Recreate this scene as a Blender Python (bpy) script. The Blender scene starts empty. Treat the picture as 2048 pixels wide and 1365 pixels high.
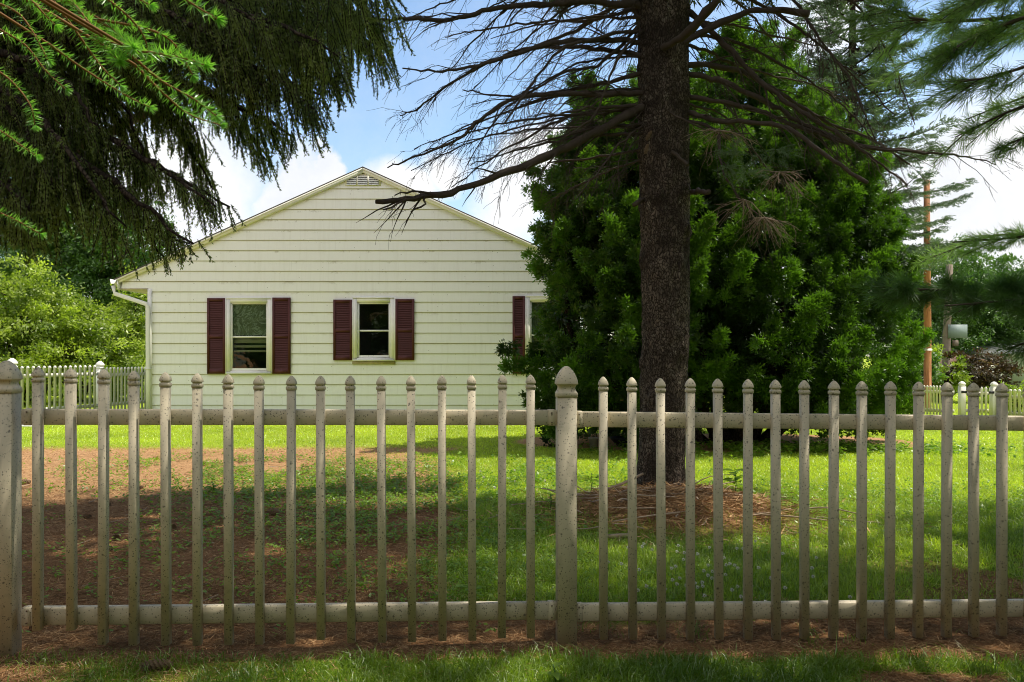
import bpy, math, random
import numpy as np
R = np.random.default_rng(7)
random.seed(7)
F, HZ, H = 1700.0, 712.0, 1.32          # focal length in px of the 2048 px photo, horizon row, eye height
SC = bpy.context.scene
COL = SC.collection
def P(px, py, Z): return np.array([(px-1024)/F*Z, Z, H-(py-HZ)/F*Z])
def U(a, b): return float(R.uniform(a, b))

# ------------------------------------------------------------------ mesh helpers
class MB:
    """collects pieces of geometry for ONE mesh object"""
    def __init__(s): s.V = []; s.Fc = []; s.A = []; s.n = 0
    def add(s, V, Fc, var=None):
        V = np.asarray(V, float).reshape(-1, 3); Fc = np.asarray(Fc, int)
        s.V.append(V); s.Fc.append(Fc + s.n); s.n += len(V)
        s.A.append(np.full(len(V), 0.5) if var is None else np.broadcast_to(np.asarray(var, float), (len(V),)))
        return s
    def box(s, x0, x1, y0, y1, z0, z1, var=None):
        V = [(x, y, z) for z in (z0, z1) for y in (y0, y1) for x in (x0, x1)]
        return s.add(V, [(0,2,3,1), (4,5,7,6), (0,1,5,4), (2,6,7,3), (0,4,6,2), (1,3,7,5)], var)
    def tube(s, pts, rad, n=6, var=None, cap=True):
        pts = np.asarray(pts, float); m = len(pts); rad = np.broadcast_to(np.asarray(rad, float), (m,))
        T = np.gradient(pts, axis=0); T /= np.linalg.norm(T, axis=1)[:, None] + 1e-9
        ref = np.array([0., 0, 1]) if abs(T[0][2]) < .9 else np.array([1., 0, 0])
        A = np.cross(T, ref); A /= np.linalg.norm(A, axis=1)[:, None] + 1e-9
        B = np.cross(T, A)
        th = np.arange(n)/n*2*math.pi
        V = pts[:, None] + rad[:, None, None]*(np.cos(th)[None, :, None]*A[:, None] + np.sin(th)[None, :, None]*B[:, None])
        i, j = np.meshgrid(np.arange(m-1), np.arange(n), indexing='ij'); k = (j+1) % n
        Fc = np.stack([i*n+j, i*n+k, (i+1)*n+k, (i+1)*n+j], -1).reshape(-1, 4)
        s.add(V.reshape(-1, 3), Fc, var)
        if cap and n == 4:
            s.Fc.append(np.array([[0,3,2,1]])+s.n-len(V)*n); s.Fc.append(np.array([[0,1,2,3]])+s.n-n)
        elif cap:
            for base, pt in ((s.n-m*n, pts[0]), (s.n-n, pts[-1])):
                c = s.n; s.V.append(pt[None]); s.A.append(np.array([.5])); s.n += 1
                s.Fc.append(np.stack([base+np.arange(n), base+(np.arange(n)+1) % n, np.full(n, c)], -1))
        return s
    def loft(s, rings, close=True):
        """rings: list of (k,3) arrays of equal k"""
        k = len(rings[0]); m = len(rings); V = np.concatenate(rings)
        i, j = np.meshgrid(np.arange(m-1), np.arange(k), indexing='ij'); q = (j+1) % k
        s.add(V, np.stack([i*k+j, i*k+q, (i+1)*k+q, (i+1)*k+j], -1).reshape(-1, 4))
        if close:
            s.Fc.append((np.arange(k)[::-1] + s.n - len(V))[None]); s.Fc.append((np.arange(k) + s.n - k)[None])
        return s
    def build(s, name, mat, parent=None, smooth=False):
        me = bpy.data.meshes.new(name)
        V = np.concatenate(s.V).astype(np.float32)
        lens = np.concatenate([np.full(len(f), f.shape[1]) for f in s.Fc]); idx = np.concatenate([f.ravel() for f in s.Fc])
        me.vertices.add(len(V)); me.vertices.foreach_set('co', V.ravel())
        me.loops.add(len(idx)); me.loops.foreach_set('vertex_index', idx.astype(np.int32))
        me.polygons.add(len(lens)); st = np.concatenate([[0], np.cumsum(lens)[:-1]])
        me.polygons.foreach_set('loop_start', st.astype(np.int32))
        at = me.attributes.new('var', 'FLOAT', 'POINT'); at.data.foreach_set('value', np.concatenate(s.A).astype(np.float32))
        me.update(calc_edges=True); me.validate()
        if smooth: me.polygons.foreach_set('use_smooth', np.ones(len(me.polygons), bool))
        me.materials.append(mat)
        o = bpy.data.objects.new(name, me); COL.objects.link(o)
        if parent is not None: o.parent = parent
        return o

def bases(d, roll=None):
    """rotation matrices whose x axis is d; z axis near up"""
    d = np.asarray(d, float); d = d/(np.linalg.norm(d, axis=1)[:, None]+1e-9)
    up = np.tile([0., 0, 1.], (len(d), 1)); up[np.abs(d[:, 2]) > .95] = [0, 1, 0]
    y = np.cross(up, d); y /= np.linalg.norm(y, axis=1)[:, None]; z = np.cross(d, y)
    if roll is not None:
        c, s_ = np.cos(roll)[:, None], np.sin(roll)[:, None]; y, z = y*c+z*s_, -y*s_+z*c
    return np.stack([d, y, z], -1)
def scatter(mb, tpl, pos, dirs, scale, roll=None, var=None):
    tv, tf = tpl; pos = np.asarray(pos, float); n = len(pos)
    if n == 0: return
    M = bases(dirs, roll); sc = np.broadcast_to(np.asarray(scale, float), (n,))
    V = pos[:, None] + np.einsum('nij,mj->nmi', M, tv)*sc[:, None, None]
    Fc = (tf[None] + (np.arange(n)*len(tv))[:, None, None]).reshape(-1, tf.shape[1])
    v = R.random(n) if var is None else np.broadcast_to(var, (n,))
    mb.add(V.reshape(-1, 3), Fc, np.repeat(v, len(tv)))
def kites(base, dirs, length, width, nrm=None):
    """thin four-cornered leaves: base points, directions"""
    base = np.asarray(base, float); dirs = np.asarray(dirs, float); dirs = dirs/np.linalg.norm(dirs, axis=1)[:, None]
    n = len(base); L = np.broadcast_to(np.asarray(length, float), (n,))[:, None]; W = np.broadcast_to(np.asarray(width, float), (n,))[:, None]
    if nrm is None: nrm = R.normal(size=(n, 3))
    s = np.cross(dirs, nrm); s /= np.linalg.norm(s, axis=1)[:, None]+1e-9
    V = np.stack([base, base+dirs*L*.45+s*W*.5, base+dirs*L, base+dirs*L*.45-s*W*.5], 1).reshape(-1, 3)
    return V, np.arange(4*n).reshape(-1, 4)
def sph(n):
    v = R.normal(size=(n, 3)); return v/np.linalg.norm(v, axis=1)[:, None]
def resample(pts, n):
    pts = np.asarray(pts, float); m = len(pts)
    if m > 2:   # Catmull-Rom
        out = []; Q = np.vstack([2*pts[0]-pts[1], pts, 2*pts[-1]-pts[-2]])
        k = max(2, int(math.ceil(n/(m-1))))
        for i in range(1, m):
            p0, p1, p2, p3 = Q[i-1], Q[i], Q[i+1], Q[i+2]
            for t in np.arange(k)/k: out.append(.5*((2*p1)+(-p0+p2)*t+(2*p0-5*p1+4*p2-p3)*t*t+(-p0+3*p1-3*p2+p3)*t**3))
        out.append(pts[-1]); return np.array(out)
    t = np.linspace(0, 1, n)[:, None]; return pts[0]*(1-t)+pts[-1]*t

# ------------------------------------------------------------------ scene bookkeeping
def tag(o, label=None, cat=None, group=None, kind=None):
    if label: o['label'] = label
    if cat: o['category'] = cat
    if group: o['group'] = group
    if kind: o['kind'] = kind
    return o
def thing(name, label, cat, loc=(0, 0, 0), group=None):
    o = bpy.data.objects.new(name, None); COL.objects.link(o); o.location = loc; o.empty_display_size = .1
    return tag(o, label, cat, group)
def copy_obj(o, parent=None):
    c = o.copy(); COL.objects.link(c); c.parent = parent
    return c

# ------------------------------------------------------------------ materials
class NT:
    def __init__(s, nt): s.nt = nt
    def __call__(s, t, ins=None, **kw):
        n = s.nt.nodes.new(t)
        for k, v in kw.items(): setattr(n, k, v)
        for k, v in (ins or {}).items():
            if isinstance(v, bpy.types.NodeSocket): s.nt.links.new(v, n.inputs[k])
            else: n.inputs[k].default_value = v
        return n
    def link(s, a, b): s.nt.links.new(a, b)
    def ramp(s, fac, stops, interp='LINEAR'):
        n = s.nt.nodes.new('ShaderNodeValToRGB'); n.color_ramp.interpolation = interp
        el = n.color_ramp.elements
        while len(el) < len(stops): el.new(.5)
        for e, (p, c) in zip(el, stops): e.position = p; e.color = c if len(c) == 4 else (*c, 1)
        s.link(fac, n.inputs[0]); return n.outputs[0]
    def mix(s, fac, a, b, blend='MIX'):
        n = s.nt.nodes.new('ShaderNodeMix'); n.data_type = 'RGBA'; n.blend_type = blend
        for i, v in ((0, fac), (6, a), (7, b)):
            if isinstance(v, bpy.types.NodeSocket): s.link(v, n.inputs[i])
            else: n.inputs[i].default_value = v if i == 0 or len(v) == 4 else (*v, 1)
        return n.outputs[2]
    def math(s, op, a, b=0., clamp=False):
        n = s.nt.nodes.new('ShaderNodeMath'); n.operation = op; n.use_clamp = clamp
        for i, v in ((0, a), (1, b)):
            if isinstance(v, bpy.types.NodeSocket): s.link(v, n.inputs[i])
            else: n.inputs[i].default_value = v
        return n.outputs[0]
def new_mat(name):
    m = bpy.data.materials.new(name); m.use_nodes = True; m.node_tree.nodes.clear()
    N = NT(m.node_tree); out = N('ShaderNodeOutputMaterial'); return m, N, out
def obj_co(N, scale=(1, 1, 1)):
    tc = N('ShaderNodeTexCoord'); mp = N('ShaderNodeMapping', {'Vector': tc.outputs['Object'], 'Scale': scale}); return mp.outputs[0]
def geo_co(N, scale=(1, 1, 1)):
    g = N('ShaderNodeNewGeometry'); mp = N('ShaderNodeMapping', {'Vector': g.outputs['Position'], 'Scale': scale}); return mp.outputs[0]
def noise(N, co, scale, detail=4., rough=.55):
    return N('ShaderNodeTexNoise', {'Vector': co, 'Scale': scale, 'Detail': detail, 'Roughness': rough}).outputs['Fac']
def leaf_mat(name, dark, light, transl=.35, gloss=.06, rough=.45, patch=1.3, tcol=None):
    m, N, out = new_mat(name)
    a = N('ShaderNodeAttribute', attribute_name='var').outputs['Fac']
    nz = noise(N, geo_co(N), patch, 2.)
    f = N.math('ADD', N.math('MULTIPLY', a, .6), N.math('MULTIPLY', N.math('SUBTRACT', nz, .3), 1.))
    f = N.math('MULTIPLY', f, 1., True)
    c = N.mix(f, dark, light)
    d = N('ShaderNodeBsdfDiffuse', {'Color': c}).outputs[0]
    tc = N.mix(1., c, tcol or (1.3, 1.5, .6), 'MULTIPLY')
    t = N('ShaderNodeBsdfTranslucent', {'Color': tc}).outputs[0]
    s = N('ShaderNodeMixShader', {0: transl, 1: d, 2: t}).outputs[0]
    g = N('ShaderNodeBsdfGlossy', {'Color': (.8, .8, .8, 1), 'Roughness': rough}).outputs[0]
    s = N('ShaderNodeMixShader', {0: gloss, 1: s, 2: g}).outputs[0]
    N.link(s, out.inputs[0]); return m
def plain(name, col, rough=.7, var=.12, scale=6., bump=0., bscale=60., spec=.3):
    m, N, out = new_mat(name); co = obj_co(N)
    nz = noise(N, co, scale, 5.)
    c = N.mix(nz, tuple(v*(1-var) for v in col), tuple(min(1, v*(1+var)) for v in col))
    p = N('ShaderNodeBsdfPrincipled', {'Base Color': c, 'Roughness': rough, 'Specular IOR Level': spec})
    if bump:
        b = N('ShaderNodeBump', {'Height': noise(N, co, bscale, 4.), 'Strength': bump, 'Distance': .01}); N.link(b.outputs[0], p.inputs['Normal'])
    N.link(p.outputs[0], out.inputs[0]); return m
def bark_mat(name, c1, c2, scale=14., strength=.9, stretch=.55, lichen=None):
    m, N, out = new_mat(name); co = obj_co(N, (1, 1, stretch))
    wn = N('ShaderNodeTexNoise', {'Vector': co, 'Scale': scale*.5, 'Detail': 3.}).outputs['Color']
    co2 = N('ShaderNodeVectorMath', {0: co, 1: N('ShaderNodeVectorMath', {0: wn, 1: (.11, .11, .11)}, operation='MULTIPLY').outputs[0]}, operation='ADD').outputs[0]
    vo = N('ShaderNodeTexVoronoi', {'Vector': co2, 'Scale': scale*2.2}, feature='DISTANCE_TO_EDGE').outputs['Distance']
    vc = N('ShaderNodeTexVoronoi', {'Vector': co2, 'Scale': scale*2.2}).outputs['Color']
    e = N.ramp(vo, [(0., (0, 0, 0)), (.18, (1, 1, 1))])
    nz = noise(N, co, scale*.25, 5., .65); nf = noise(N, co, scale*9, 4., .7)
    c = N.mix(nz, c1, c2); c = N.mix(.35, c, vc, 'MULTIPLY') if False else c
    c = N.mix(N.math('MULTIPLY', N('ShaderNodeSeparateColor', {0: vc}).outputs[0], .55), c, tuple(v*.35 for v in c1))
    if lichen: c = N.mix(N.ramp(noise(N, co, scale*.8, 6., .7), [(.58, (0, 0, 0)), (.68, (1, 1, 1))]), c, lichen)
    c = N.mix(e, tuple(v*.22 for v in c1), c)
    c = N.mix(N.math('MULTIPLY', N.ramp(noise(N, obj_co(N), 3.2, 4., .65), [(.40, (1, 1, 1)), (.56, (0, 0, 0))]), .72), c, tuple(v*.28 for v in c1))
    h = N.math('ADD', N.math('MULTIPLY', e, .7), N.math('MULTIPLY', nf, .5))
    b = N('ShaderNodeBump', {'Height': h, 'Strength': strength, 'Distance': .018})
    p = N('ShaderNodeBsdfPrincipled', {'Base Color': c, 'Roughness': .9, 'Specular IOR Level': .15, 'Normal': b.outputs[0]})
    N.link(p.outputs[0], out.inputs[0]); return m
def vinyl_mat(name, col, speck=.5):
    """weathered vinyl, dark mildew specks"""
    m, N, out = new_mat(name); g = geo_co(N); o = N('ShaderNodeObjectInfo').outputs['Random']
    big = noise(N, g, 1.6, 3.); mid = noise(N, g, 9., 4.)
    dis = N('ShaderNodeTexNoise', {'Vector': g, 'Scale': 90., 'Detail': 2.}).outputs['Color']
    g2 = N('ShaderNodeVectorMath', {0: g, 1: N('ShaderNodeVectorMath', {0: dis, 1: (.012, .012, .012)}, operation='MULTIPLY').outputs[0]}, operation='ADD').outputs[0]
    v = N('ShaderNodeTexVoronoi', {'Vector': g2, 'Scale': 110.}); v2 = N('ShaderNodeTexVoronoi', {'Vector': g2, 'Scale': 42.})
    gate = N.math('GREATER_THAN', N('ShaderNodeSeparateColor', {0: v.outputs['Color']}).outputs[0], N.math('SUBTRACT', 1.22-.55*speck, N.math('MULTIPLY', big, .75)))
    gate2 = N.math('GREATER_THAN', N('ShaderNodeSeparateColor', {0: v2.outputs['Color']}).outputs[0], N.math('SUBTRACT', 1.35-.4*speck, N.math('MULTIPLY', big, .7)))
    sp = N.math('MULTIPLY', N.ramp(v.outputs['Distance'], [(.14, (1, 1, 1)), (.34, (0, 0, 0))]), gate)
    sp2 = N.math('MULTIPLY', N.ramp(v2.outputs['Distance'], [(.1, (.8, .8, .8)), (.28, (0, 0, 0))]), gate2)
    sp = N.math('MAXIMUM', sp, sp2)
    c = N.mix(N.math('MULTIPLY', mid, .5), col, tuple(v*.78 for v in col))
    c = N.mix(N.math('MULTIPLY', o, .12), c, (.30, .27, .16))
    c = N.mix(N.math('MULTIPLY', N.ramp(noise(N, g, 14., 5., .7), [(.52, (0, 0, 0)), (.75, (1, 1, 1))]), .35), c, (.17, .17, .09))
    c = N.mix(N.math('MULTIPLY', sp, .92), c, (.045, .042, .035))
    bp = N('ShaderNodeBump', {'Height': noise(N, g, 35., 3.), 'Strength': .06, 'Distance': .01})
    p = N('ShaderNodeBsdfPrincipled', {'Base Color': c, 'Roughness': .5, 'Specular IOR Level': .3, 'Normal': bp.outputs[0]})
    N.link(p.outputs[0], out.inputs[0]); return m

M_VINYL = vinyl_mat('tan_vinyl', (.68, .59, .43), .62)
M_WVIN = plain('cream_vinyl', (.84, .80, .70), .5, .06, 4.)
M_WVIN2 = plain('white_vinyl', (.84, .82, .78), .5, .06, 4.)
M_METAL = plain('dark_hardware', (.03, .03, .03), .5)
M_SCREW = plain('rusty_screw', (.10, .06, .04), .6)
M_BARK = bark_mat('spruce_bark', (.16, .12, .095), (.38, .30, .23), 21., 1., .6, (.50, .44, .34))
M_BARK2 = bark_mat('brown_bark', (.07, .05, .035), (.14, .11, .085), 12.)
M_TWIG = plain('dead_twig', (.085, .064, .05), .9, .45, 18., .5)
M_TWIGL = plain('brown_shoot', (.26, .13, .05), .8, .3, 30.)
M_NEAR = leaf_mat('near_spruce_needles', (.06, .20, .03), (.34, .66, .12), .5, .09, .35, 9.)
M_SPR = leaf_mat('hanging_spruce_needles', (.03, .065, .018), (.27, .32, .09), .5, .03, .5, 2.2)
M_CROWN = leaf_mat('spruce_crown_needles', (.012, .03, .010), (.03, .065, .015), .08)
M_PINE = leaf_mat('white_pine_needles', (.06, .13, .045), (.30, .44, .14), .5, .05, .4, 1.2)
M_BLUE = leaf_mat('blue_spruce_needles', (.07, .12, .085), (.17, .23, .14), .35, .05, .5, .6)
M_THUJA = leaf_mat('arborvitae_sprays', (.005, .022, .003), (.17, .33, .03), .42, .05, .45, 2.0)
M_HEDGE = leaf_mat('sunny_leaves', (.03, .09, .012), (.55, .64, .08), .5, .05, .45, 1.1)
M_BROAD = leaf_mat('broad_leaves', (.025, .08, .015), (.14, .26, .035), .45, .05, .45, .5)
M_RED = leaf_mat('maroon_leaves', (.035, .038, .016), (.11, .075, .035), .35, .04, .5, 2., (1.4, .8, .5))
M_GRASS = leaf_mat('grass_blades', (.06, .17, .010), (.78, .92, .09), .5, .07, .4, .55, (1.25, 1.3, .5))
M_WEED = leaf_mat('weed_leaves', (.08, .19, .015), (.36, .50, .06), .5, .05, .4, 1.4)
M_LITTER = leaf_mat('fallen_needles', (.08, .038, .015), (.70, .43, .21), .0, .02, .7, 4.)
M_STICK = plain('weathered_stick', (.44, .33, .23), .85, .45, 12.)
M_CLOVER = plain('clover_white', (.75, .72, .66), .8)
M_STEM = plain('green_stem', (.10, .20, .04), .7)
M_CONE = plain('cone_scales', (.25, .17, .10), .8, .5, 40.)

# ------------------------------------------------------------------ camera, sun, world
cam = bpy.data.cameras.new('camera'); co = bpy.data.objects.new('camera', cam); COL.objects.link(co)
co.location = (0, 0, H); co.rotation_euler = (math.pi/2, 0, 0)
cam.sensor_width = 36; cam.lens = F/2048*36; cam.shift_y = (HZ-682.5)/2048; cam.clip_end = 3000; cam.clip_start = .05
SC.camera = co
EL, AZ = 61., 78.                 # AZ measured from the view direction (+Y) towards the right (+X)
sd = np.array([math.sin(math.radians(AZ))*math.cos(math.radians(EL)), math.cos(math.radians(AZ))*math.cos(math.radians(EL)), math.sin(math.radians(EL))])
sun = bpy.data.lights.new('sun', 'SUN'); sun.energy = 5.; sun.angle = math.radians(.5); sun.color = (1., .94, .82)
so = bpy.data.objects.new('sun', sun); COL.objects.link(so)
from mathutils import Vector
so.rotation_euler = Vector(-sd).to_track_quat('-Z', 'Y').to_euler()
W = bpy.data.worlds.new('World'); SC.world = W; W.use_nodes = True; W.node_tree.nodes.clear(); N = NT(W.node_tree)
out = N('ShaderNodeOutputWorld')
sky = N('ShaderNodeTexSky', sky_type='NISHITA'); sky.sun_disc = False; sky.sun_elevation = math.radians(EL); sky.sun_rotation = math.radians(AZ)
sky.air_density = 1.15; sky.dust_density = .6; sky.ozone_density = 1.6
dr = N('ShaderNodeTexCoord').outputs['Generated']
nv = N('ShaderNodeTexNoise', {'Vector': dr, 'Scale': 7., 'Detail': 7., 'Roughness': .6}).outputs['Color']
nv = N('ShaderNodeVectorMath', {0: nv, 1: (.5, .5, .5)}, operation='SUBTRACT').outputs[0]
dd = N('ShaderNodeVectorMath', {0: dr, 1: N('ShaderNodeVectorMath', {0: nv, 1: (.13, .13, .13)}, operation='MULTIPLY').outputs[0]}, operation='ADD').outputs[0]
tot = None
CL = [(590, 400, 115, 1.), (650, 350, 50, 1.2), (800, 375, 95, .85), (885, 345, 80, .75), (1080, 320, 110, 1.), (1040, 420, 120, .8), (1000, 490, 120, .7), (2010, 470, 330, 1.1),
      (1960, 290, 150, .7), (1640, 60, 150, .6), (300, 430, 260, 1.), (150, 200, 200, .5), (1500, 520, 250, 1.), (700, 520, 150, .8)]
for px, py, r, w in CL:
    v = np.array([px-1024, F, HZ-py]); v /= np.linalg.norm(v)
    dist = N('ShaderNodeVectorMath', {0: dd, 1: tuple(v)}, operation='DISTANCE').outputs['Value']
    t = N.math('MULTIPLY', N.math('SUBTRACT', 1., N.math('DIVIDE', dist, r/F*1.05), True), w)
    tot = t if tot is None else N.math('MAXIMUM', tot, t)
cl = N.ramp(tot, [(.05, (0, 0, 0)), (.55, (1, 1, 1))], 'EASE')
# bright broken cloud added behind the viewer, unseen, to light the house wall
gen = N.ramp(noise(N, dr, 2.1, 6., .6), [(.38, (0, 0, 0)), (.52, (1, 1, 1))])
behind_viewer = N('ShaderNodeVectorMath', {0: dr, 1: (0, -.92, .39)}, operation='DOT_PRODUCT').outputs['Value']
gen = N.math('MULTIPLY', gen, N.ramp(behind_viewer, [(.35, (0, 0, 0)), (.7, (1, 1, 1))]))
wisp = N.math('MULTIPLY', N.ramp(noise(N, dr, 5., 8., .7), [(.45, (0, 0, 0)), (.75, (1, 1, 1))]), .22)
fac = N.math('MAXIMUM', N.math('MAXIMUM', cl, gen), wisp)
fwd = N('ShaderNodeVectorMath', {0: dr, 1: (0, .94, .34)}, operation='DOT_PRODUCT').outputs['Value']
skyc = N.mix(1., sky.outputs[0], N.ramp(fwd, [(.3, (.85, .85, .85)), (.85, (1., 1., 1.))]), 'MULTIPLY')
skyc = N('ShaderNodeVectorMath', {0: skyc, 1: N.ramp(fwd, [(.3, (.36, .36, .36)), (.8, (1., 1., 1.))])}, operation='MULTIPLY').outputs[0]
skyc = N('ShaderNodeVectorMath', {0: skyc, 1: (1.85, 1.95, 2.)}, operation='MULTIPLY').outputs[0]
shade = N.ramp(noise(N, dr, 9., 5., .6), [(.3, (8.8, 9.2, 9.9)), (.6, (10.8, 10.8, 10.7))])
shade2 = N.mix(N.math('MULTIPLY', gen, 1., True), shade, (18., 18., 18.))
mx = N.mix(fac, skyc, shade2)
SKYS = .1
bg = N('ShaderNodeBackground', {'Color': mx, 'Strength': SKYS}); N.link(bg.outputs[0], out.inputs[0])
SC.view_settings.view_transform = 'Standard'; SC.view_settings.look = 'None'; SC.view_settings.exposure = 0
SC.render.film_transparent = False
SC.cycles.max_bounces = 4; SC.cycles.diffuse_bounces = 3; SC.cycles.transmission_bounces = 3; SC.cycles.transparent_max_bounces = 8
SC.cycles.use_adaptive_sampling = True; SC.cycles.sample_clamp_indirect = 4.
SC.cycles.use_denoising = True; SC.cycles.filter_width = 1.0

# ------------------------------------------------------------------ ground
_lat = R.random((6, 64, 64))
def vnoise(x, y, s, k=0):
    x = np.asarray(x)*s+37.3*k; y = np.asarray(y)*s+11.7*k; xi = np.floor(x).astype(int); yi = np.floor(y).astype(int); fx = x-xi; fy = y-yi
    fx = fx*fx*(3-2*fx); fy = fy*fy*(3-2*fy); L = _lat[k % 6]
    g = lambda a, b: L[a % 64, b % 64]
    return (g(xi, yi)*(1-fx)+g(xi+1, yi)*fx)*(1-fy)+(g(xi, yi+1)*(1-fx)+g(xi+1, yi+1)*fx)*fy
def fbm(x, y, s, k=0): return (vnoise(x, y, s, k)*.55+vnoise(x, y, s*2.1, k+1)*.28+vnoise(x, y, s*4.3, k+2)*.17)
def sst(x, a, b):
    t = np.clip((x-a)/(b-a), 0, 1); return t*t*(3-2*t)
TX, TY = 1.37, 7.56            # the spruce trunk
def mound(x, y):
    d = np.hypot((x-TX+.05)/1.05, (y-TY+.55)/1.0); return sst(-d, -1.25, -.2)
def height(x, y):
    x = np.asarray(x, float); y = np.asarray(y, float)
    m = (fbm(x, y, .5, 1)-.5)*.06*sst(y, 2., 6.)*sst(-y, -40, -15)
    return m + mound(x, y)*.17*(1+(fbm(x, y, 3., 2)-.5)*.5) - .035*sst(x, 0, 3)*sst(-y, -6, -3)
def grassness(x, y):
    """0 = bare needle litter, 1 = full lawn"""
    n = fbm(x, y, .9, 3); n2 = fbm(x, y, 2.6, 0)
    g = sst(y, 11.4, 13.0)                                                     # lawn by the house
    # the right hand lawn, starting right of the middle
    g = np.maximum(g, sst(x+.12*(y-6)+(n-.5)*1.5, -.9, .1)*sst(y+(n2-.5)*.8, 4.1, 4.7)*(1-.8*sst(x, 1.75+.0*y, 2.7)*sst(-y, -5.9, -5.0)*sst(n2, .3, .55)))
    # weeds on the litter, left
    g = np.maximum(g, .22*sst(n, .45, .62)*sst(x, -3.6, -2.2)*sst(y, 7., 8.5)+ .3*sst(n2, .5, .65)*sst(x, -2., -.6))
    # strip in front of the fence
    g = np.maximum(g, sst(-y+(n2-.5)*.25, -3.84, -3.62)*sst(x+(n-.5)*1.8, -2.1, -.9)*sst(n2, .22, .42))
    g = g*(1-mound(x, y)**.5)
    # bed under the arborvitae
    g = g*(1-sst(-np.hypot((x-3.1)/3.3, (y-13.0)/1.6), -1., -.85))
    return np.clip(g, 0, 1)
def axis(fine0, fine1, step, lo, hi):
    a = np.arange(fine0, fine1, step); r = [fine1]
    while r[-1] < hi: r.append(r[-1]+max(step, (r[-1]-fine1)*.25+step))
    l = [fine0]
    while l[-1] > lo: l.append(l[-1]-max(step, (fine0-l[-1])*.25+step))
    return np.array(sorted(set(np.round(np.concatenate([l[::-1], a, r]), 4))))
gx = axis(-9, 9, .06, -900, 900); gy = axis(2.6, 17, .06, -300, 1500)
XX, YY = np.meshgrid(gx, gy); ZZ = height(XX, YY)
nx, ny = len(gx), len(gy)
i, j = np.meshgrid(np.arange(ny-1), np.arange(nx-1), indexing='ij')
gm = MB(); gm.add(np.stack([XX, YY, ZZ], -1).reshape(-1, 3), np.stack([i*nx+j, i*nx+j+1, (i+1)*nx+j+1, (i+1)*nx+j], -1).reshape(-1, 4), np.where(YY > 17, 1., grassness(XX, YY)).ravel())
m, N, out = new_mat('lawn_and_needles')
a = N('ShaderNodeAttribute', attribute_name='var').outputs['Fac']; g = geo_co(N)
n1 = noise(N, g, 3., 6., .7); n2 = noise(N, g, 60., 5., .7); n3 = noise(N, geo_co(N, (1, .5, 1)), 200., 3., .7)
soil = N.ramp(n2, [(.3, (.065, .030, .012)), (.5, (.29, .145, .062)), (.7, (.60, .35, .17))])
soil = N.mix(N.math('MULTIPLY', n1, .6), soil, (.33, .165, .075))
gr = N.ramp(n2, [(.3, (.04, .09, .010)), (.55, (.20, .30, .025)), (.75, (.36, .44, .07))])
f = N.ramp(N.math('ADD', a, N.math('MULTIPLY', N.math('SUBTRACT', n2, .5), .6)), [(.3, (0, 0, 0)), (.7, (1, 1, 1))])
sy = N('ShaderNodeSeparateXYZ', {0: g}).outputs[1]
sun_far = N.ramp(N.math('DIVIDE', N.math('ADD', sy, N.math('MULTIPLY', n1, 1.5)), 20.), [(.40, (0, 0, 0)), (.48, (1, 1, 1))])  # lighter soil and grass farther back: sunlight put into the colour
soil = N.mix(sun_far, soil, N.ramp(n2, [(.3, (.28, .14, .06)), (.5, (.60, .34, .165)), (.7, (.82, .54, .30))]))
gr = N.mix(sun_far, gr, N.ramp(n2, [(.3, (.16, .24, .03)), (.55, (.40, .50, .05)), (.75, (.55, .60, .12))]))
c = N.mix(f, soil, gr)
b = N('ShaderNodeBump', {'Height': N.math('ADD', n2, n3), 'Strength': .8, 'Distance': .02})
p = N('ShaderNodeBsdfPrincipled', {'Base Color': c, 'Roughness': .95, 'Specular IOR Level': .05, 'Normal': b.outputs[0]}); N.link(p.outputs[0], out.inputs[0])
tag(gm.build('ground', m, None, True), kind='structure')

def fence_y(x): return 3.842+.065*x
# grass: blades denser near by
def blades(n, x0, x1, y0, y1, hgt, wid, dens):
    y = R.uniform(y0, y1, n); x = R.uniform(x0, x1, n)
    k = (np.abs(x) < .66*y+.5); x, y = x[k], y[k]
    g = dens(x, y); k = R.random(len(x)) < g; x, y, g = x[k], y[k], g[k]
    cl = fbm(x, y, 5., 4)
    h = hgt*(.45+.9*R.random(len(x)))*(.55+.9*cl)*(.5+.5*g)
    d = np.stack([R.normal(0, .55, len(x)), R.normal(0, .55, len(x)), np.ones(len(x))], -1)
    base = np.stack([x, y, height(x, y)-.004], -1)
    w = wid*(.7+.6*R.random(len(x)))
    s = np.stack([R.normal(size=len(x)), R.normal(size=len(x)), np.zeros(len(x))], -1); s /= np.linalg.norm(s, axis=1)[:, None]
    dn = d/np.linalg.norm(d, axis=1)[:, None]
    bend = np.stack([R.normal(0, .35, len(x)), R.normal(0, .35, len(x)), -.25*np.ones(len(x))], -1)*h[:, None]
    mid = base+dn*(h*.55)[:, None]; tip = base+dn*h[:, None]+bend
    V = np.stack([base-s*w[:, None]*.5, base+s*w[:, None]*.5, mid+s*w[:, None]*.42, mid-s*w[:, None]*.42, tip], 1).reshape(-1, 3)
    q = np.arange(len(x))[:, None]*5
    return V, q+np.array([[0, 1, 2, 3]]), q+np.array([[3, 2, 4]]), np.repeat(np.clip(R.random(len(x))*.55+cl*.3-.18+.55*sst(y+(fbm(x, y, .8, 2)-.5)*2, 7.2, 9.2)-.8*sst(-y, -4.6, -3.9), 0, 1), 5)  # var also paints sunlit blades far back and shaded blades near the fence
gmb = MB()
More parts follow.
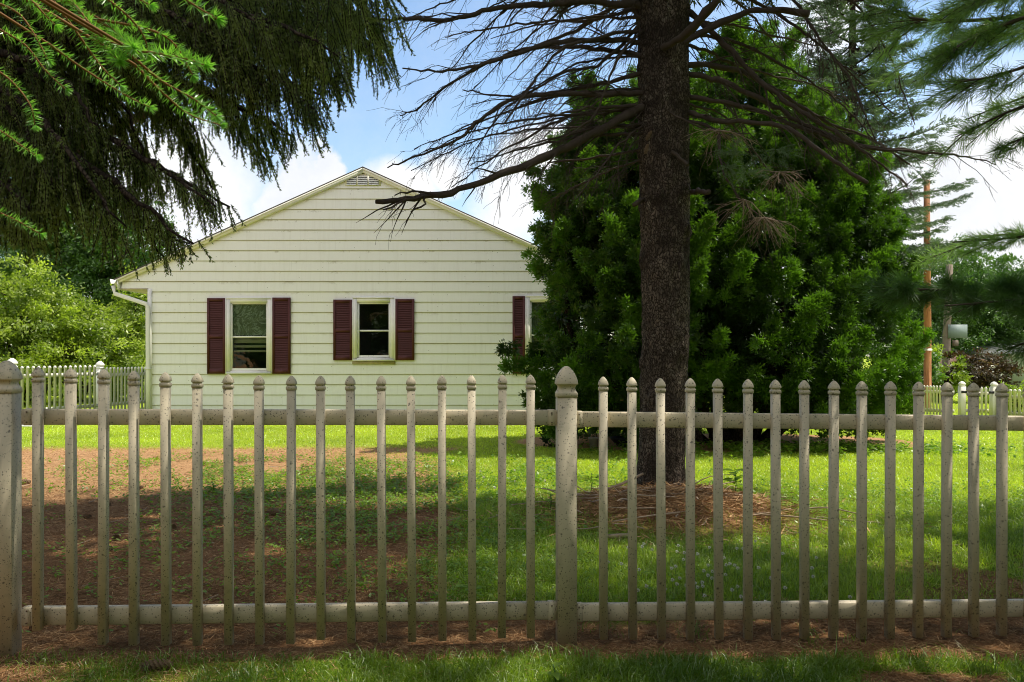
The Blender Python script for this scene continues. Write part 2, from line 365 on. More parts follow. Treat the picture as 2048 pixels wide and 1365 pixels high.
for args in ((26000, -3, 3, 3.2, 3.75, .085, .0035), (150000, -4, 5, 3.9, 7.5, .085, .0036), (190000, -8, 8, 7.5, 11.5, .06, .005), (160000, -11, 11, 11.5, 17, .048, .008), (50000, -4, 22, 17, 30, .06, .015)):
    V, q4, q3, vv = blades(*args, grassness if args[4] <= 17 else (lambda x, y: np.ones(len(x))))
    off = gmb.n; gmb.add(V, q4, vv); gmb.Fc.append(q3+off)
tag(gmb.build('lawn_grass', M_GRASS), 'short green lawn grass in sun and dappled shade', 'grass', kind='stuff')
# fallen needles
def litter(n, x0, x1, y0, y1, L):
    y = R.uniform(y0, y1, n); x = R.uniform(x0, x1, n); k = np.abs(x) < .66*y+.4; x, y = x[k], y[k]
    g = grassness(x, y); k = R.random(len(x)) < (1-g)*.95+.05; x, y = x[k], y[k]
    a = R.uniform(0, 2*math.pi, len(x)); d = np.stack([np.cos(a), np.sin(a), R.normal(.05, .2, len(x))], -1)
    return kites(np.stack([x, y, height(x, y)+R.uniform(.001, .012, len(x))], -1), d, L*(.4+R.random(len(x))), .0022+.0025*R.random(len(x))*(y/6), np.tile([0, 0, 1.], (len(x), 1))+R.normal(0, .4, (len(x), 3)))
lm = MB()
for args in ((75000, -3, 3, 3.3, 5, .045), (90000, -5, 4, 5, 9, .055), (40000, -7, 3, 9, 12.5, .07)):
    V, f = litter(*args); lm.add(V, f, np.repeat(np.clip(R.random(len(f))**1.5+.45*sst(V[::4, 1], 7.2, 9.), 0, 1), 4))  # needles lighter farther back, sunlight put into their tone
# coarse chips and twigs on the mound
n = 12000; x = TX+R.normal(0, .62, n); y = TY-.5+R.normal(0, .5, n); a = R.uniform(0, 6.28, n)
V, f = kites(np.stack([x, y, height(x, y)+R.uniform(0, .03, n)], -1), np.stack([np.cos(a), np.sin(a), R.normal(.0, .25, n)], -1), R.uniform(.04, .16, n), R.uniform(.003, .010, n)); lm.add(V, f, np.repeat(R.random(n), 4))
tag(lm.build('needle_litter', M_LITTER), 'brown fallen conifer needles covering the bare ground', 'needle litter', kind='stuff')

# low weeds
wm = MB()
def weeds(n, cx, cy, sx, sy, hgt=.05, size=.035):
    x = R.normal(cx, sx, n); y = R.normal(cy, sy, n); k = (fbm(x, y, 1.7, 5) > .40) & (mound(x, y) < .3); x, y = x[k], y[k]; n = len(x)
    for q in range(6):
        a = R.uniform(0, 6.28, n); r = R.uniform(.0, .05, n); bx, by = x+np.cos(a)*r, y+np.sin(a)*r
        V, f = kites(np.stack([bx, by, height(bx, by)+hgt*(.3+R.random(n))], -1), np.stack([np.cos(a), np.sin(a), R.normal(-.1, .35, n)], -1), size*(.6+.9*R.random(n)), size*.62, np.tile([0, 0, 1.], (n, 1))+R.normal(0, .3, (n, 3)))
        wm.add(V, f, np.repeat(R.random(n), 4))
weeds(1500, -2.6, 9.3, 1.1, .9); weeds(1300, -1.4, 8.2, .9, .9); weeds(900, -1.0, 6.6, .8, .7, .05, .03); weeds(500, -3.6, 10.2, .9, .5)
weeds(600, .2, 9.4, 1.2, .8, .06, .045); weeds(300, -2.2, 5.6, 1.2, .7, .04, .03); weeds(900, 3.6, 7.8, 1.6, .8, .06, .03); weeds(500, -.4, 5.1, .9, .5, .05, .025)
weeds(1000, 4.0, 11.6, 1.4, .3, .09, .06)
tag(wm.build('low_weeds', M_WEED), 'low leafy weeds growing through the needle litter', 'weeds', kind='stuff')

# openings in the canopy: leaves are left out around lines that run from a point below up to the sun
GAPS = []
for px, py, r in ((560, 1292, .13), (690, 1275, .16), (820, 1290, .10), (930, 1112, .20), (890, 1010, .25), (1180, 1062, .18), (1330, 1035, .28), (1470, 1060, .18), (1240, 1030, .16), (1650, 1130, .16), (440, 1185, .20),
                  (560, 1222, .16), (240, 1165, .18), (330, 1050, .22), (120, 1085, .2), (1760, 1210, .12), (1560, 1275, .1), (960, 1180, .14), (1050, 985, .25), (700, 1000, .25), (560, 960, .3), (180, 1010, .3), (760, 1140, .16), (1900, 1120, .2), (1420, 1180, .12), (640, 1100, .18)):
    Z_ = H*F/(py-HZ); GAPS.append((*P(px, py, Z_), r))
for px, py, r in ((330, 900, .07), (456, 1000, .06), (580, 1180, .08), (640, 1200, .09), (824, 900, .06), (1208, 790, .07), (1325, 770, .08), (140, 800, .08), (1133, 760, .08), (1062, 780, .07), (700, 840, .07), (980, 830, .1), (400, 835, .08), (1300, 840, .08), (1727, 1215, .1), (1960, 1215, .12), (1010, 1215, .1), (76, 1000, .07), (20, 1150, .12)):
    u_ = (px-1024)/F; GAPS.append((*P(px, py, 3.842/(1-.065*u_)), r))
for z_ in (1.2, 1.9, 2.5, 3.3, 4.0): GAPS.append((TX+.18, TY-.05, z_, .16))
GAPS = np.array(GAPS)
def open_sky(p):
    """True where a leaf at p may stay"""
    ok = np.ones(len(p), bool)
    for gx_, gy_, gz_, r in GAPS:
        v = p-np.array([gx_, gy_, gz_]); t = v@sd; ok &= ~((t > 0) & (np.linalg.norm(v-t[:, None]*sd, axis=1) < r*1.15+.27))
    g_ = p-sd*(p[:, 2]/sd[2])[:, None]
    return ok & ~(vnoise(g_[:, 0], g_[:, 1], 1.5, 5) > .80)
# ------------------------------------------------------------------ near picket fence
def ring(h, z, ch=.18):
    c = h*(1-ch); return np.array([(c, -h, z), (h, -c, z), (h, c, z), (c, h, z), (-c, h, z), (-h, c, z), (-h, -c, z), (-c, -h, z)])
PH = .0178
def picket_mesh(L, hw):
    return MB().loft([ring(hw, 0, .09), ring(hw, L, .09)])
CAPP = [(.0205, 0), (.0212, .001), (.0212, .0125), (.0195, .015), (.0165, .0175), (.0165, .0215), (.0215, .0245), (.0216, .0265), (.0205, .034), (.0178, .042), (.0138, .050), (.0085, .0575), (.0040, .062), (.0015, .063)]
CAPO = [(.0455, 0), (.0475, .001), (.0475, .019), (.046, .022), (.0400, .030), (.0372, .040), (.0372, .047), (.0402, .054), (.0462, .0585), (.0490, .0605), (.0490, .0625), (.0470, .078), (.0415, .095), (.0335, .112), (.0240, .126), (.0140, .137), (.0065, .1425)]
fence = thing('picket_fence', 'tan speckled picket fence with pointed caps across the foreground', 'fence', (0, 3.9, 0))
AN = math.atan(.065); ct, st_ = math.cos(AN), math.sin(AN)
def onfence(px, n):
    u = (px-1024)/F; Z = 3.842/(1-.065*u); return u*Z-n*st_-0, Z+n*ct, Z
def place(o, x, y, z, rz=AN, par=fence):
    o.parent = par; o.location = (x-par.location.x, y-par.location.y, z-par.location.z) if par is fence else (x, y, z)
    if par is fence: o.rotation_euler = (0, 0, rz)
PX = [(72, 735, 1262), (140, 737, 1262), (203, 739, 1290), (265, 742, 1292), (330, 745, 1292), (393, 747, 1292), (456, 749, 1291), (518, 751, 1290), (580, 752, 1289), (641, 752, 1281), (702, 752, 1287), (764, 752, 1286), (824, 752, 1285), (885, 751, 1283), (945, 751, 1282), (1004, 750, 1277), (1062, 750, 1277),
      (1208, 754, 1280), (1267, 755, 1280), (1325, 757, 1280), (1383, 757, 1280), (1440, 758, 1280), (1498, 759, 1280), (1555, 760, 1280), (1612, 761, 1280), (1670, 762, 1279), (1727, 763, 1279), (1783, 763, 1278), (1840, 764, 1277), (1897, 765, 1276), (1952, 766, 1275), (2008, 767, 1273), (2064, 768, 1272)]
mcap = MB().loft([ring(r, z, .10) for r, z in CAPP])
pick0 = cap0 = None
for k, (px, yt, yb) in enumerate(PX):
    x, y, Z = onfence(px, .018)
    zt = H-(yt-HZ)/F*Z; zb = H-(yb-HZ)/F*Z; L = zt-.063-zb
    p_ = picket_mesh(L, PH).build('picket', M_VINYL)
    place(p_, x, y, zb); p_.rotation_euler = (U(-.004, .004), U(-.005, .005), AN+U(-.02, .02))
    if cap0 is None: cap0 = mcap.build('picket_cap', M_VINYL, p_); c = cap0
    else: c = cap0.copy(); COL.objects.link(c); c.parent = p_
    c.location = (0, 0, L)
pcap = MB().loft([ring(r, z, .09) for r, z in CAPO])
for px, yt, yb in ((-2, 722, 1325), (1136, 733, 1306), (2180, 750, 1300)):
    x, y, Z = onfence(px, .062); zt = H-(yt-HZ)/F*Z; zb = -.12
    L = zt-.1425-zb
    p_ = MB().loft([ring(.0445, 0, .07), ring(.0445, L, .07)]).build('fence_post', M_VINYL); place(p_, x, y, zb)
    pcap.build('post_cap', M_VINYL, p_).location = (0, 0, L)
def rail(pa, ya, pb, yb, hgt):
    xa, y_a, Za = onfence(pa, .0585); xb, y_b, Zb = onfence(pb, .0585)
    za = H-(ya-HZ)/F*Za; zb = H-(yb-HZ)/F*Zb
    a = np.array([xa, y_a, za-hgt/2]); b = np.array([xb, y_b, zb-hgt/2]); nrm = np.array([-st_, ct, 0])
    prof = [(-.0215, -hgt/2+.004), (-.0175, -hgt/2), (.0175, -hgt/2), (.0215, -hgt/2+.004), (.0215, hgt/2-.006), (.0155, hgt/2), (-.0155, hgt/2), (-.0215, hgt/2-.006)]
    rg = lambda c, s=1: np.array([c+nrm*p*s+np.array([0, 0, q*s]) for p, q in prof]) - np.array(fence.location)
    r_ = MB().loft([rg(a+(b-a)*t) for t in np.linspace(0, 1, 9)]).build('rail', M_VINYL, fence)
    e = (b-a)/np.linalg.norm(b-a)
    for c, s in ((a, 1), (b, -1)):
        c0 = c+e*s*.010; c1 = c+e*s*.040
        br = MB().loft([rg(c0, 1.07), rg(c1, 1.07)]).build('rail_bracket', M_VINYL, r_)
        for dz in (-1, 1):
            sm = MB()
            q = c+e*s*.024-nrm*.024+np.array([0, 0, dz*(hgt/2-.012)])-np.array(fence.location)
            sm.tube([q, q-nrm*.003], .0032, 8)
            sm.build('screw', M_SCREW, br)
for pa, ya, pb, yb, h in ((34, 820, 1116, 822, .069), (34, 1222, 1116, 1211, .078), (1150, 825, 2160, 835, .070), (1150, 1215, 2160, 1206, .077)):
    rail(pa, ya, pb, yb, h)

# ------------------------------------------------------------------ far fences
fp_small = None
def far_fence(root, pts, spacing, pw, hgt, mat, post_every, postw, railz, proj_h=None):
    """pts: polyline of (x, y); pickets face the way the line runs"""
    rl = np.array(root.location)
    hw = pw/2
    pk = None; psts = 0
    tot = 0
    for (a, b) in zip(pts[:-1], pts[1:]):
        a = np.array(a, float); b = np.array(b, float); L = np.linalg.norm(b-a); e = (b-a)/L; ang = math.atan2(e[1], e[0])
        nrm = np.array([-e[1], e[0]])
        npk = int(L/spacing)
        for q in range(npk):
            s = (q+.5)*spacing; c = a+e*s-nrm*.035
            if pk is None:
                prof = [(hw, 0), (hw, hgt-.05), (hw*1.15, hgt-.048), (hw*1.15, hgt-.03), (hw*.8, hgt-.01), (hw*.3, hgt)]
                pk = MB().loft([ring(r, z) for r, z in prof]).build('picket', mat, root); o = pk
            else: o = copy_obj(pk, root)
            o.location = (c[0]-rl[0], c[1]-rl[1], float(height(c[0], c[1]))*0-rl[2]+.03); o.rotation_euler = (0, 0, ang)
        for z in railz:
            r_ = MB(); A = np.array([*a, z])-rl; B = np.array([*b, z])-rl
            nn = np.array([*nrm, 0])
            r_.loft([np.array([c+nn*p+np.array([0, 0, q]) for p, q in ((-.02, -.035), (.02, -.035), (.02, .035), (-.02, .035))]) for c in (A, B)])
            r_.build('rail', mat, root)
        s = 0.
        while s <= L+.01:
            c = a+e*s; w = postw/2
            po = MB().loft([ring(w, 0), ring(w, hgt+.0)]).build('fence_post', mat, root); po.location = (c[0]-rl[0], c[1]-rl[1], -rl[2]); po.rotation_euler = (0, 0, ang)
            MB().loft([ring(r*w/.0445, z*w/.0445*.8) for r, z in CAPO]).build('post_cap', mat, po, False).location = (0, 0, hgt)
            s += post_every
def XY(px, Z): return ((px-1024)/F*Z, Z)
lf = thing('picket_fence', 'white picket fence running back beside the left corner of the house', 'fence', (*XY(28, 16.3), 0))
far_fence(lf, [XY(24, 16.3), XY(196, 18.3)], .128, .040, 1.09, M_WVIN2, 3.1, .145, (.93, .25))
lf2 = thing('picket_fence', 'white picket fence behind the downspout, farther from the camera', 'fence', (*XY(200, 18.4), 0))
far_fence(lf2, [XY(200, 18.4), XY(330, 20.6)], .118, .036, 1.04, M_WVIN2, 9., .13, (.90, .25))
# right hand fence: panels, a gate between two posts
rf = thing('picket_fence', 'cream picket fence left of the orange utility pole base and gate', 'fence', (*XY(1440, 21.5), 0))
far_fence(rf, [XY(1425, 21.8), XY(1828, 19.0), XY(1908, 18.4)], .066, .034, .64, M_WVIN, 3.2, .11, (.53, .12))
rf2 = thing('picket_fence', 'cream picket fence right of the gate at the photo edge', 'fence', (*XY(2000, 17.8), 0))
far_fence(rf2, [XY(2000, 17.8), XY(2120, 17.0)], .083, .045, .60, M_WVIN, 3.2, .10, (.46, .12))
gt = thing('gate', 'cream picket gate with dark hinge and latch between two thick posts', 'gate', (*XY(1924, 18.2), 0))
gl = np.array(gt.location)
for px, Z in ((1924, 18.2), (1988, 17.9)):
    c = np.array([*XY(px, Z), 0])-gl
    po = MB().loft([ring(.062, 0), ring(.062, .66)]).build('gate_post', M_WVIN, gt); po.location = c
    MB().loft([ring(r*1.25, z*.85) for r, z in CAPO]).build('post_cap', M_WVIN, po).location = (0, 0, .655)
    MB().box(-.05, .06, -.085, -.062, -.025, .025).build('hinge' if px < 1950 else 'latch', M_METAL, po).location = (0 if px < 1950 else -.10, 0, .55)
pk = None
for k in range(6):
    px = 1938+k*8.5; c = np.array([*XY(px, 18.1), .05])-gl
    if pk is None: pk = MB().loft([ring(.018, 0), ring(.018, .56), ring(.021, .57), ring(.006, .61)]).build('picket', M_WVIN, gt); o = pk
    else: o = copy_obj(pk, gt)
    o.location = c
for z in (.52, .15):
    a = np.array([*XY(1932, 18.15), z])-gl; b = np.array([*XY(1984, 18.0), z])-gl
    MB().box(a[0], b[0], a[1]-.02, a[1]+.02, z-.03, z+.03).build('gate_rail', M_WVIN, gt)
a = np.array([*XY(1938, 18.0), .54])-gl
MB().tube([a, a+np.array([.11, -.05, -.16])], .028, 6).build('chain_guard', M_WVIN, gt)

# ------------------------------------------------------------------ house
HY = 16.8
hx = lambda px: (px-1024)/F*HY
hz = lambda py: H-(py-HZ)/F*HY
m, N, out = new_mat('cream_siding'); g = geo_co(N)
pn = noise(N, geo_co(N, (1, 1, 2.2)), 2.2, 6., .7); fine = noise(N, g, 22., 5., .75); band = noise(N, geo_co(N, (.25, 1, 4.9)), 2., 2.)
sepg = N('ShaderNodeSeparateXYZ', {0: g})
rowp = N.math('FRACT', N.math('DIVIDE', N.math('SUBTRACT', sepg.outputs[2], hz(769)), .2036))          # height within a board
topb = N.ramp(rowp, [(.62, (0, 0, 0)), (.97, (1, 1, 1))])
sepz = sepg.outputs[2]
c = N.mix(N.math('MULTIPLY', pn, .5), (.91, .91, .87), (.84, .85, .80))
c = N.mix(N.math('MULTIPLY', N.ramp(sepz, [(0, (1, 1, 1)), (.12, (0, 0, 0))]), .12), c, (.6, .66, .55))
peel = N.math('MULTIPLY', N.ramp(N.math('ADD', N.math('MULTIPLY', pn, .62), N.math('MULTIPLY', fine, .42)), [(.575, (0, 0, 0)), (.60, (1, 1, 1))]), topb)
high = N.ramp(N.math('DIVIDE', sepz, 5.), [(.35, (.25, .25, .25)), (.75, (1, 1, 1))])
c = N.mix(N.math('MULTIPLY', N.math('MULTIPLY', peel, high), .75), c, (.42, .38, .29))
stn = N.ramp(noise(N, geo_co(N, (5, 1, .35)), 3., 5., .7), [(.5, (0, 0, 0)), (.8, (1, 1, 1))])
c = N.mix(N.math('MULTIPLY', stn, .16), c, (.45, .43, .30))
c = N.mix(N.math('MULTIPLY', N.ramp(rowp, [(.90, (0, 0, 0)), (.955, (1, 1, 1))]), N.math('ADD', .42, N.math('MULTIPLY', pn, .5))), c, (.34, .29, .16))  # dark seam painted under each lap, standing in for its shade
rowi = N.math('FLOOR', N.math('DIVIDE', N.math('SUBTRACT', sepg.outputs[2], hz(769)), .2036))
jx = N.math('FRACT', N.math('ADD', N.math('DIVIDE', sepg.outputs[0], 3.66), N.math('FRACT', N.math('MULTIPLY', rowi, .381))))
c = N.mix(N.math('MULTIPLY', N.math('LESS_THAN', jx, .0014), .2), c, (.30, .28, .20))
vsp = N('ShaderNodeTexVoronoi', {'Vector': g, 'Scale': 11.})
dots = N.math('MULTIPLY', N.math('LESS_THAN', vsp.outputs['Distance'], .10), N.math('GREATER_THAN', N('ShaderNodeSeparateColor', {0: vsp.outputs['Color']}).outputs[0], .72))
c = N.mix(N.math('MULTIPLY', dots, .55), c, (.28, .27, .22))
b = N('ShaderNodeBump', {'Height': N.math('ADD', N.math('MULTIPLY', fine, .3), N.math('MULTIPLY', peel, -.6)), 'Strength': .25, 'Distance': .006})
p = N('ShaderNodeBsdfPrincipled', {'Base Color': c, 'Roughness': .6, 'Specular IOR Level': .25, 'Normal': b.outputs[0]}); N.link(p.outputs[0], out.inputs[0])
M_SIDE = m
M_TRIM = plain('cream_trim', (.88, .86, .80), .6, .10, 9., .15, 40.)
M_RAKE = plain('rake_trim', (.88, .86, .78), .7, .15, 9., .2, 40.)
M_WHITE = plain('white_frame', (.82, .82, .78), .45, .05, 6.)
M_SHUT = plain('maroon_shutter', (.088, .024, .022), .55, .22, 7., .1, 60.)
M_SHING = plain('shingles', (.11, .10, .09), .95, .3, 20., .5, 90.)
M_DARK = plain('dark_room', (.06, .075, .055), .9)
M_BLIND = plain('blind', (.42, .46, .30), .8, .25, 7.)
M_SOF = plain('soffit_paint', (.66, .60, .46), .8, .2, 5.)
M_FOUND = plain('foundation', (.3, .28, .25), .9, .2, 5., .5, 40.)
m, N, out = new_mat('window_glass')
fr = N('ShaderNodeFresnel', {'IOR': 1.5}).outputs[0]
bp = N('ShaderNodeBump', {'Height': noise(N, geo_co(N), 3., 3.), 'Strength': .15, 'Distance': .02})
gl_ = N('ShaderNodeBsdfGlossy', {'Color': (.9, 1, .9, 1), 'Roughness': .02, 'Normal': bp.outputs[0]}).outputs[0]
tr = N('ShaderNodeBsdfTransparent', {'Color': (.75, .85, .75, 1)}).outputs[0]
N.link(N('ShaderNodeMixShader', {0: N.math('ADD', N.math('MULTIPLY', fr, .9), .07), 1: tr, 2: gl_}).outputs[0], out.inputs[0]); M_GLASS = m
m, N, out = new_mat('crumpled_plastic')     # creased clear film over the upper sash
nz_ = N('ShaderNodeTexNoise', {'Vector': geo_co(N, (1, 1, .8)), 'Scale': 2.6, 'Detail': 5., 'Distortion': 2.8}).outputs['Fac']
ff = N.ramp(nz_, [(.42, (.08, .08, .08)), (.48, (.8, .8, .8)), (.51, (.15, .15, .15)), (.56, (.1, .1, .1)), (.6, (.75, .75, .75)), (.66, (.2, .2, .2))])
N.link(N('ShaderNodeMixShader', {0: ff, 1: N('ShaderNodeBsdfTransparent').outputs[0], 2: N('ShaderNodeBsdfDiffuse', {'Color': (.75, .8, .72, 1)}).outputs[0]}).outputs[0], out.inputs[0]); M_FILM = m

house = thing('house', 'cream clapboard gable end house with dark maroon shutters', 'house', (hx(727), HY, 0))
hl = np.array(house.location)
pkx, pkz = hx(727), hz(338); sl = .452
WL, WR = hx(297), hx(1157); ZE = hz(577)
WIN = [(452, 546, 597, 748), (705, 791, 596, 722), (1050, 1140, 593, 745)]
openings = [(hx(a+11), hx(b-11), hz(d-11), hz(c+9)) for a, b, c, d in WIN]
zrows = [hz(769)+k*.2036 for k in range(-4, 25)]
sid = MB()
OUT = .020
def lapface(x0a, x1a, x0b, x1b, za, zb, zlo, zhi):
    ya = -OUT*(1-(za-zlo)/(zhi-zlo)); yb = -OUT*(1-(zb-zlo)/(zhi-zlo))
    sid.add([(x0a, ya, za), (x1a, ya, za), (x1b, yb, zb), (x0b, yb, zb)], [(0, 1, 2, 3)])
    if abs(za-zlo) < 1e-6: sid.add([(x0a, 0.004, za), (x1a, .004, za), (x1a, ya, za), (x0a, ya, za)], [(0, 1, 2, 3)])
def bounds(z):
    if z < ZE-1e-4: return WL, WR
    w = (pkz-.07-z)/sl; w = max(w, .0); return max(pkx-w, hx(243)), min(pkx+w, pkx+(pkx-hx(243)))
for zlo in zrows:
    zhi = zlo+.2036
    cuts = sorted({zlo, zhi, *[z for o in openings for z in (o[2], o[3]) if zlo < z < zhi], *([ZE] if zlo < ZE < zhi else [])})
    if zlo > pkz-.12: continue
    for za, zb in zip(cuts[:-1], cuts[1:]):
        if za < -.02: za = -.02
        if zb <= za: continue
        zb2 = min(zb, pkz-.1); 
        la, ra = bounds(za+1e-3 if abs(za-ZE) < 1e-6 else za); lb, rb = bounds(zb2-1e-3 if abs(zb2-ZE) < 1e-6 else zb2)
        if abs(zb2-ZE) < 1e-6: lb, rb = la, ra
        segs = [(la, lb)]; xs = []
        for o in openings:
            if za >= o[2]-1e-6 and zb <= o[3]+1e-6: xs.append((o[0], o[1]))
        cur = (la, lb)
        for o0, o1 in xs:
            lapface(cur[0]-hl[0], o0-hl[0], cur[1]-hl[0], o0-hl[0], za, zb2, zlo, zhi); cur = (o1, o1)
        lapface(cur[0]-hl[0], ra-hl[0], cur[1]-hl[0], rb-hl[0], za, zb2, zlo, zhi)
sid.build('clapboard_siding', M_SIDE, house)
# other walls
ow = MB(); D = 11.; e = ZE
ow.add([(WL-hl[0], 0.02, -.02), (WL-hl[0], D, -.02), (WL-hl[0], D, e+.1), (WL-hl[0], 0.02, e+.1)], [(0, 1, 2, 3)])
ow.add([(WR-hl[0], 0.02, -.02), (WR-hl[0], D, -.02), (WR-hl[0], D, e+.1), (WR-hl[0], 0.02, e+.1)], [(0, 1, 2, 3)])
ow.add([(WL-hl[0], D, -.02), (WR-hl[0], D, -.02), (WR-hl[0], D, e), (0, D, pkz-.1), (WL-hl[0], D, e)], [(0, 1, 2, 3, 4)])
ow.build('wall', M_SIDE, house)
# foundation
MB().box(WL+.02-hl[0], WR-.02-hl[0], .01, D, -.1, .0).build('foundation', M_FOUND, house)
# roof
half = pkx-hx(238)
rz = lambda w: pkz-sl*w
rm = MB()
for s in (-1, 1):
    pr = [(0, pkz+.026), (s*half*1.012, rz(half*1.012)+.026), (s*half*1.012, rz(half*1.012)+.004), (0, pkz+.004)]
    rm.loft([np.array([(x, y, z) for x, z in pr]) for y in (-.10, D+.1)])
rf_ = rm.build('roof', M_SHING, house)
for s, nm in ((-1, 'rake_board'), (1, 'rake_board')):
    rb = MB()
    rb.loft([np.array([(s*w, y, rz(w)-dz) for y, dz in ((-.075, .0), (.01, .0), (.01, .085), (-.075, .085))]) for w in (0.001, half)])
    rb.build(nm, M_RAKE, house)
    r2 = MB()
    r2.loft([np.array([(s*w, y, rz(w)-dz) for y, dz in ((-.095, -.002), (-.077, -.002), (-.077, .035), (-.095, .035))]) for w in (0.001, half)])
    r2.build('rake_moulding', M_RAKE, house)
# boxed eaves, soffit, fascia, corner boards
for s in (-1, 1):
    a_, b_ = sorted((s*(pkx-WL if s < 0 else WR-pkx), s*half))
    MB().box(a_, b_, -.02, D, ZE-.022, ZE-.004).build('soffit', M_SOF, house)
    xo = s*half; MB().box(min(xo, xo-s*.02), max(xo, xo-s*.02), -.09, D, ZE-.03, rz(half)-.0).build('fascia', M_WHITE, house)
    xw = (WL-pkx) if s < 0 else (WR-pkx)
    MB().box(xw-.005 if s < 0 else xw-.075, xw+.075 if s < 0 else xw+.005, -.036, .02, -.02, ZE-.024).build('corner_board', M_TRIM, house)
# gutter and downspout on the left eave
gx0 = -half
gmb2 = MB(); pr = [(0, 0), (-.02, -.07), (-.05, -.095), (-.11, -.095), (-.125, -.03), (-.13, 0.0), (-.12, 0), (-.105, -.085), (-.05, -.085), (-.01, 0)]
gmb2.loft([np.array([(gx0+x, y, rz(half)-.005+z) for x, z in pr]) for y in (-.11, D)])
gmb2.build('gutter', M_WHITE, house)
A_ = np.array([hx(228)-hl[0], -.02, hz(572)]); B_ = np.array([hx(231)-hl[0], -.02, hz(588)]); C_ = np.array([hx(296)-hl[0], -.075, hz(609)]); E_ = np.array([hx(300)-hl[0], -.075, .1])
def duct(a, b, w=.04, d=.028):
    a = np.array(a); b = np.array(b); t = b-a; t /= np.linalg.norm(t); s = np.cross(t, [0, 1, 0]); s /= np.linalg.norm(s); n = np.array([0, 1, 0])
    return [np.array([c+s*w*p+n*d*q for p, q in ((1, .7), (.7, 1), (-.7, 1), (-1, .7), (-1, -.7), (-.7, -1), (.7, -1), (1, -.7))]) for c in (a, b)]
ds = MB()
r1 = duct(A_, B_)[0]; r2 = duct(B_, C_); r3 = duct(C_+np.array([.03, 0, -.07]), E_)
ds.loft([r1, r2[0], r2[0]*.3+r2[1]*.7, r2[1], r3[0], r3[0]*.5+r3[1]*.5, r3[1]]); ds.build('downspout', M_WHITE, house)
MB().box(E_[0]-.05, E_[0]+.05, -.11, -.04, 1.05, 1.08).build('downspout_strap', M_WHITE, house)
# gable vent
vt = MB(); vx0, vx1 = hx(693)-hl[0], hx(760)-hl[0]
vt.box(vx0-.03, vx1+.03, -.0, .02, hz(372), hz(352))
vo_ = MB().box(vx0-.02, vx1+.02, -.024, -.018, hz(372.5), hz(352.5)).build('gable_vent', M_TRIM, house)
slm = MB(); 
for q in range(3):
    xa = vx0+(vx1-vx0)*(q/3+.01); xb = vx0+(vx1-vx0)*((q+1)/3-.035)
    for r_ in range(5):
        z = hz(370.6-r_*3.9)
        slm.add([(xa, -.027, z+.025), (xb, -.027, z+.025), (xb, -.045, z), (xa, -.045, z), ], [(0, 1, 2, 3)])
        slm.add([(xa, -.0455, z-.004), (xb, -.0455, z-.004), (xb, -.0455, z+.001), (xa, -.0455, z+.001)], [(0, 1, 2, 3)])
slm.build('vent_louver', M_WHITE, vo_)
dk = MB()
for q in range(3):
    xa = vx0+(vx1-vx0)*(q/3+.01); xb = vx0+(vx1-vx0)*((q+1)/3-.035); dk.box(xa, xb, -.0262, -.0245, hz(371.4), hz(353))
dk.build('vent_opening', M_DARK, vo_)
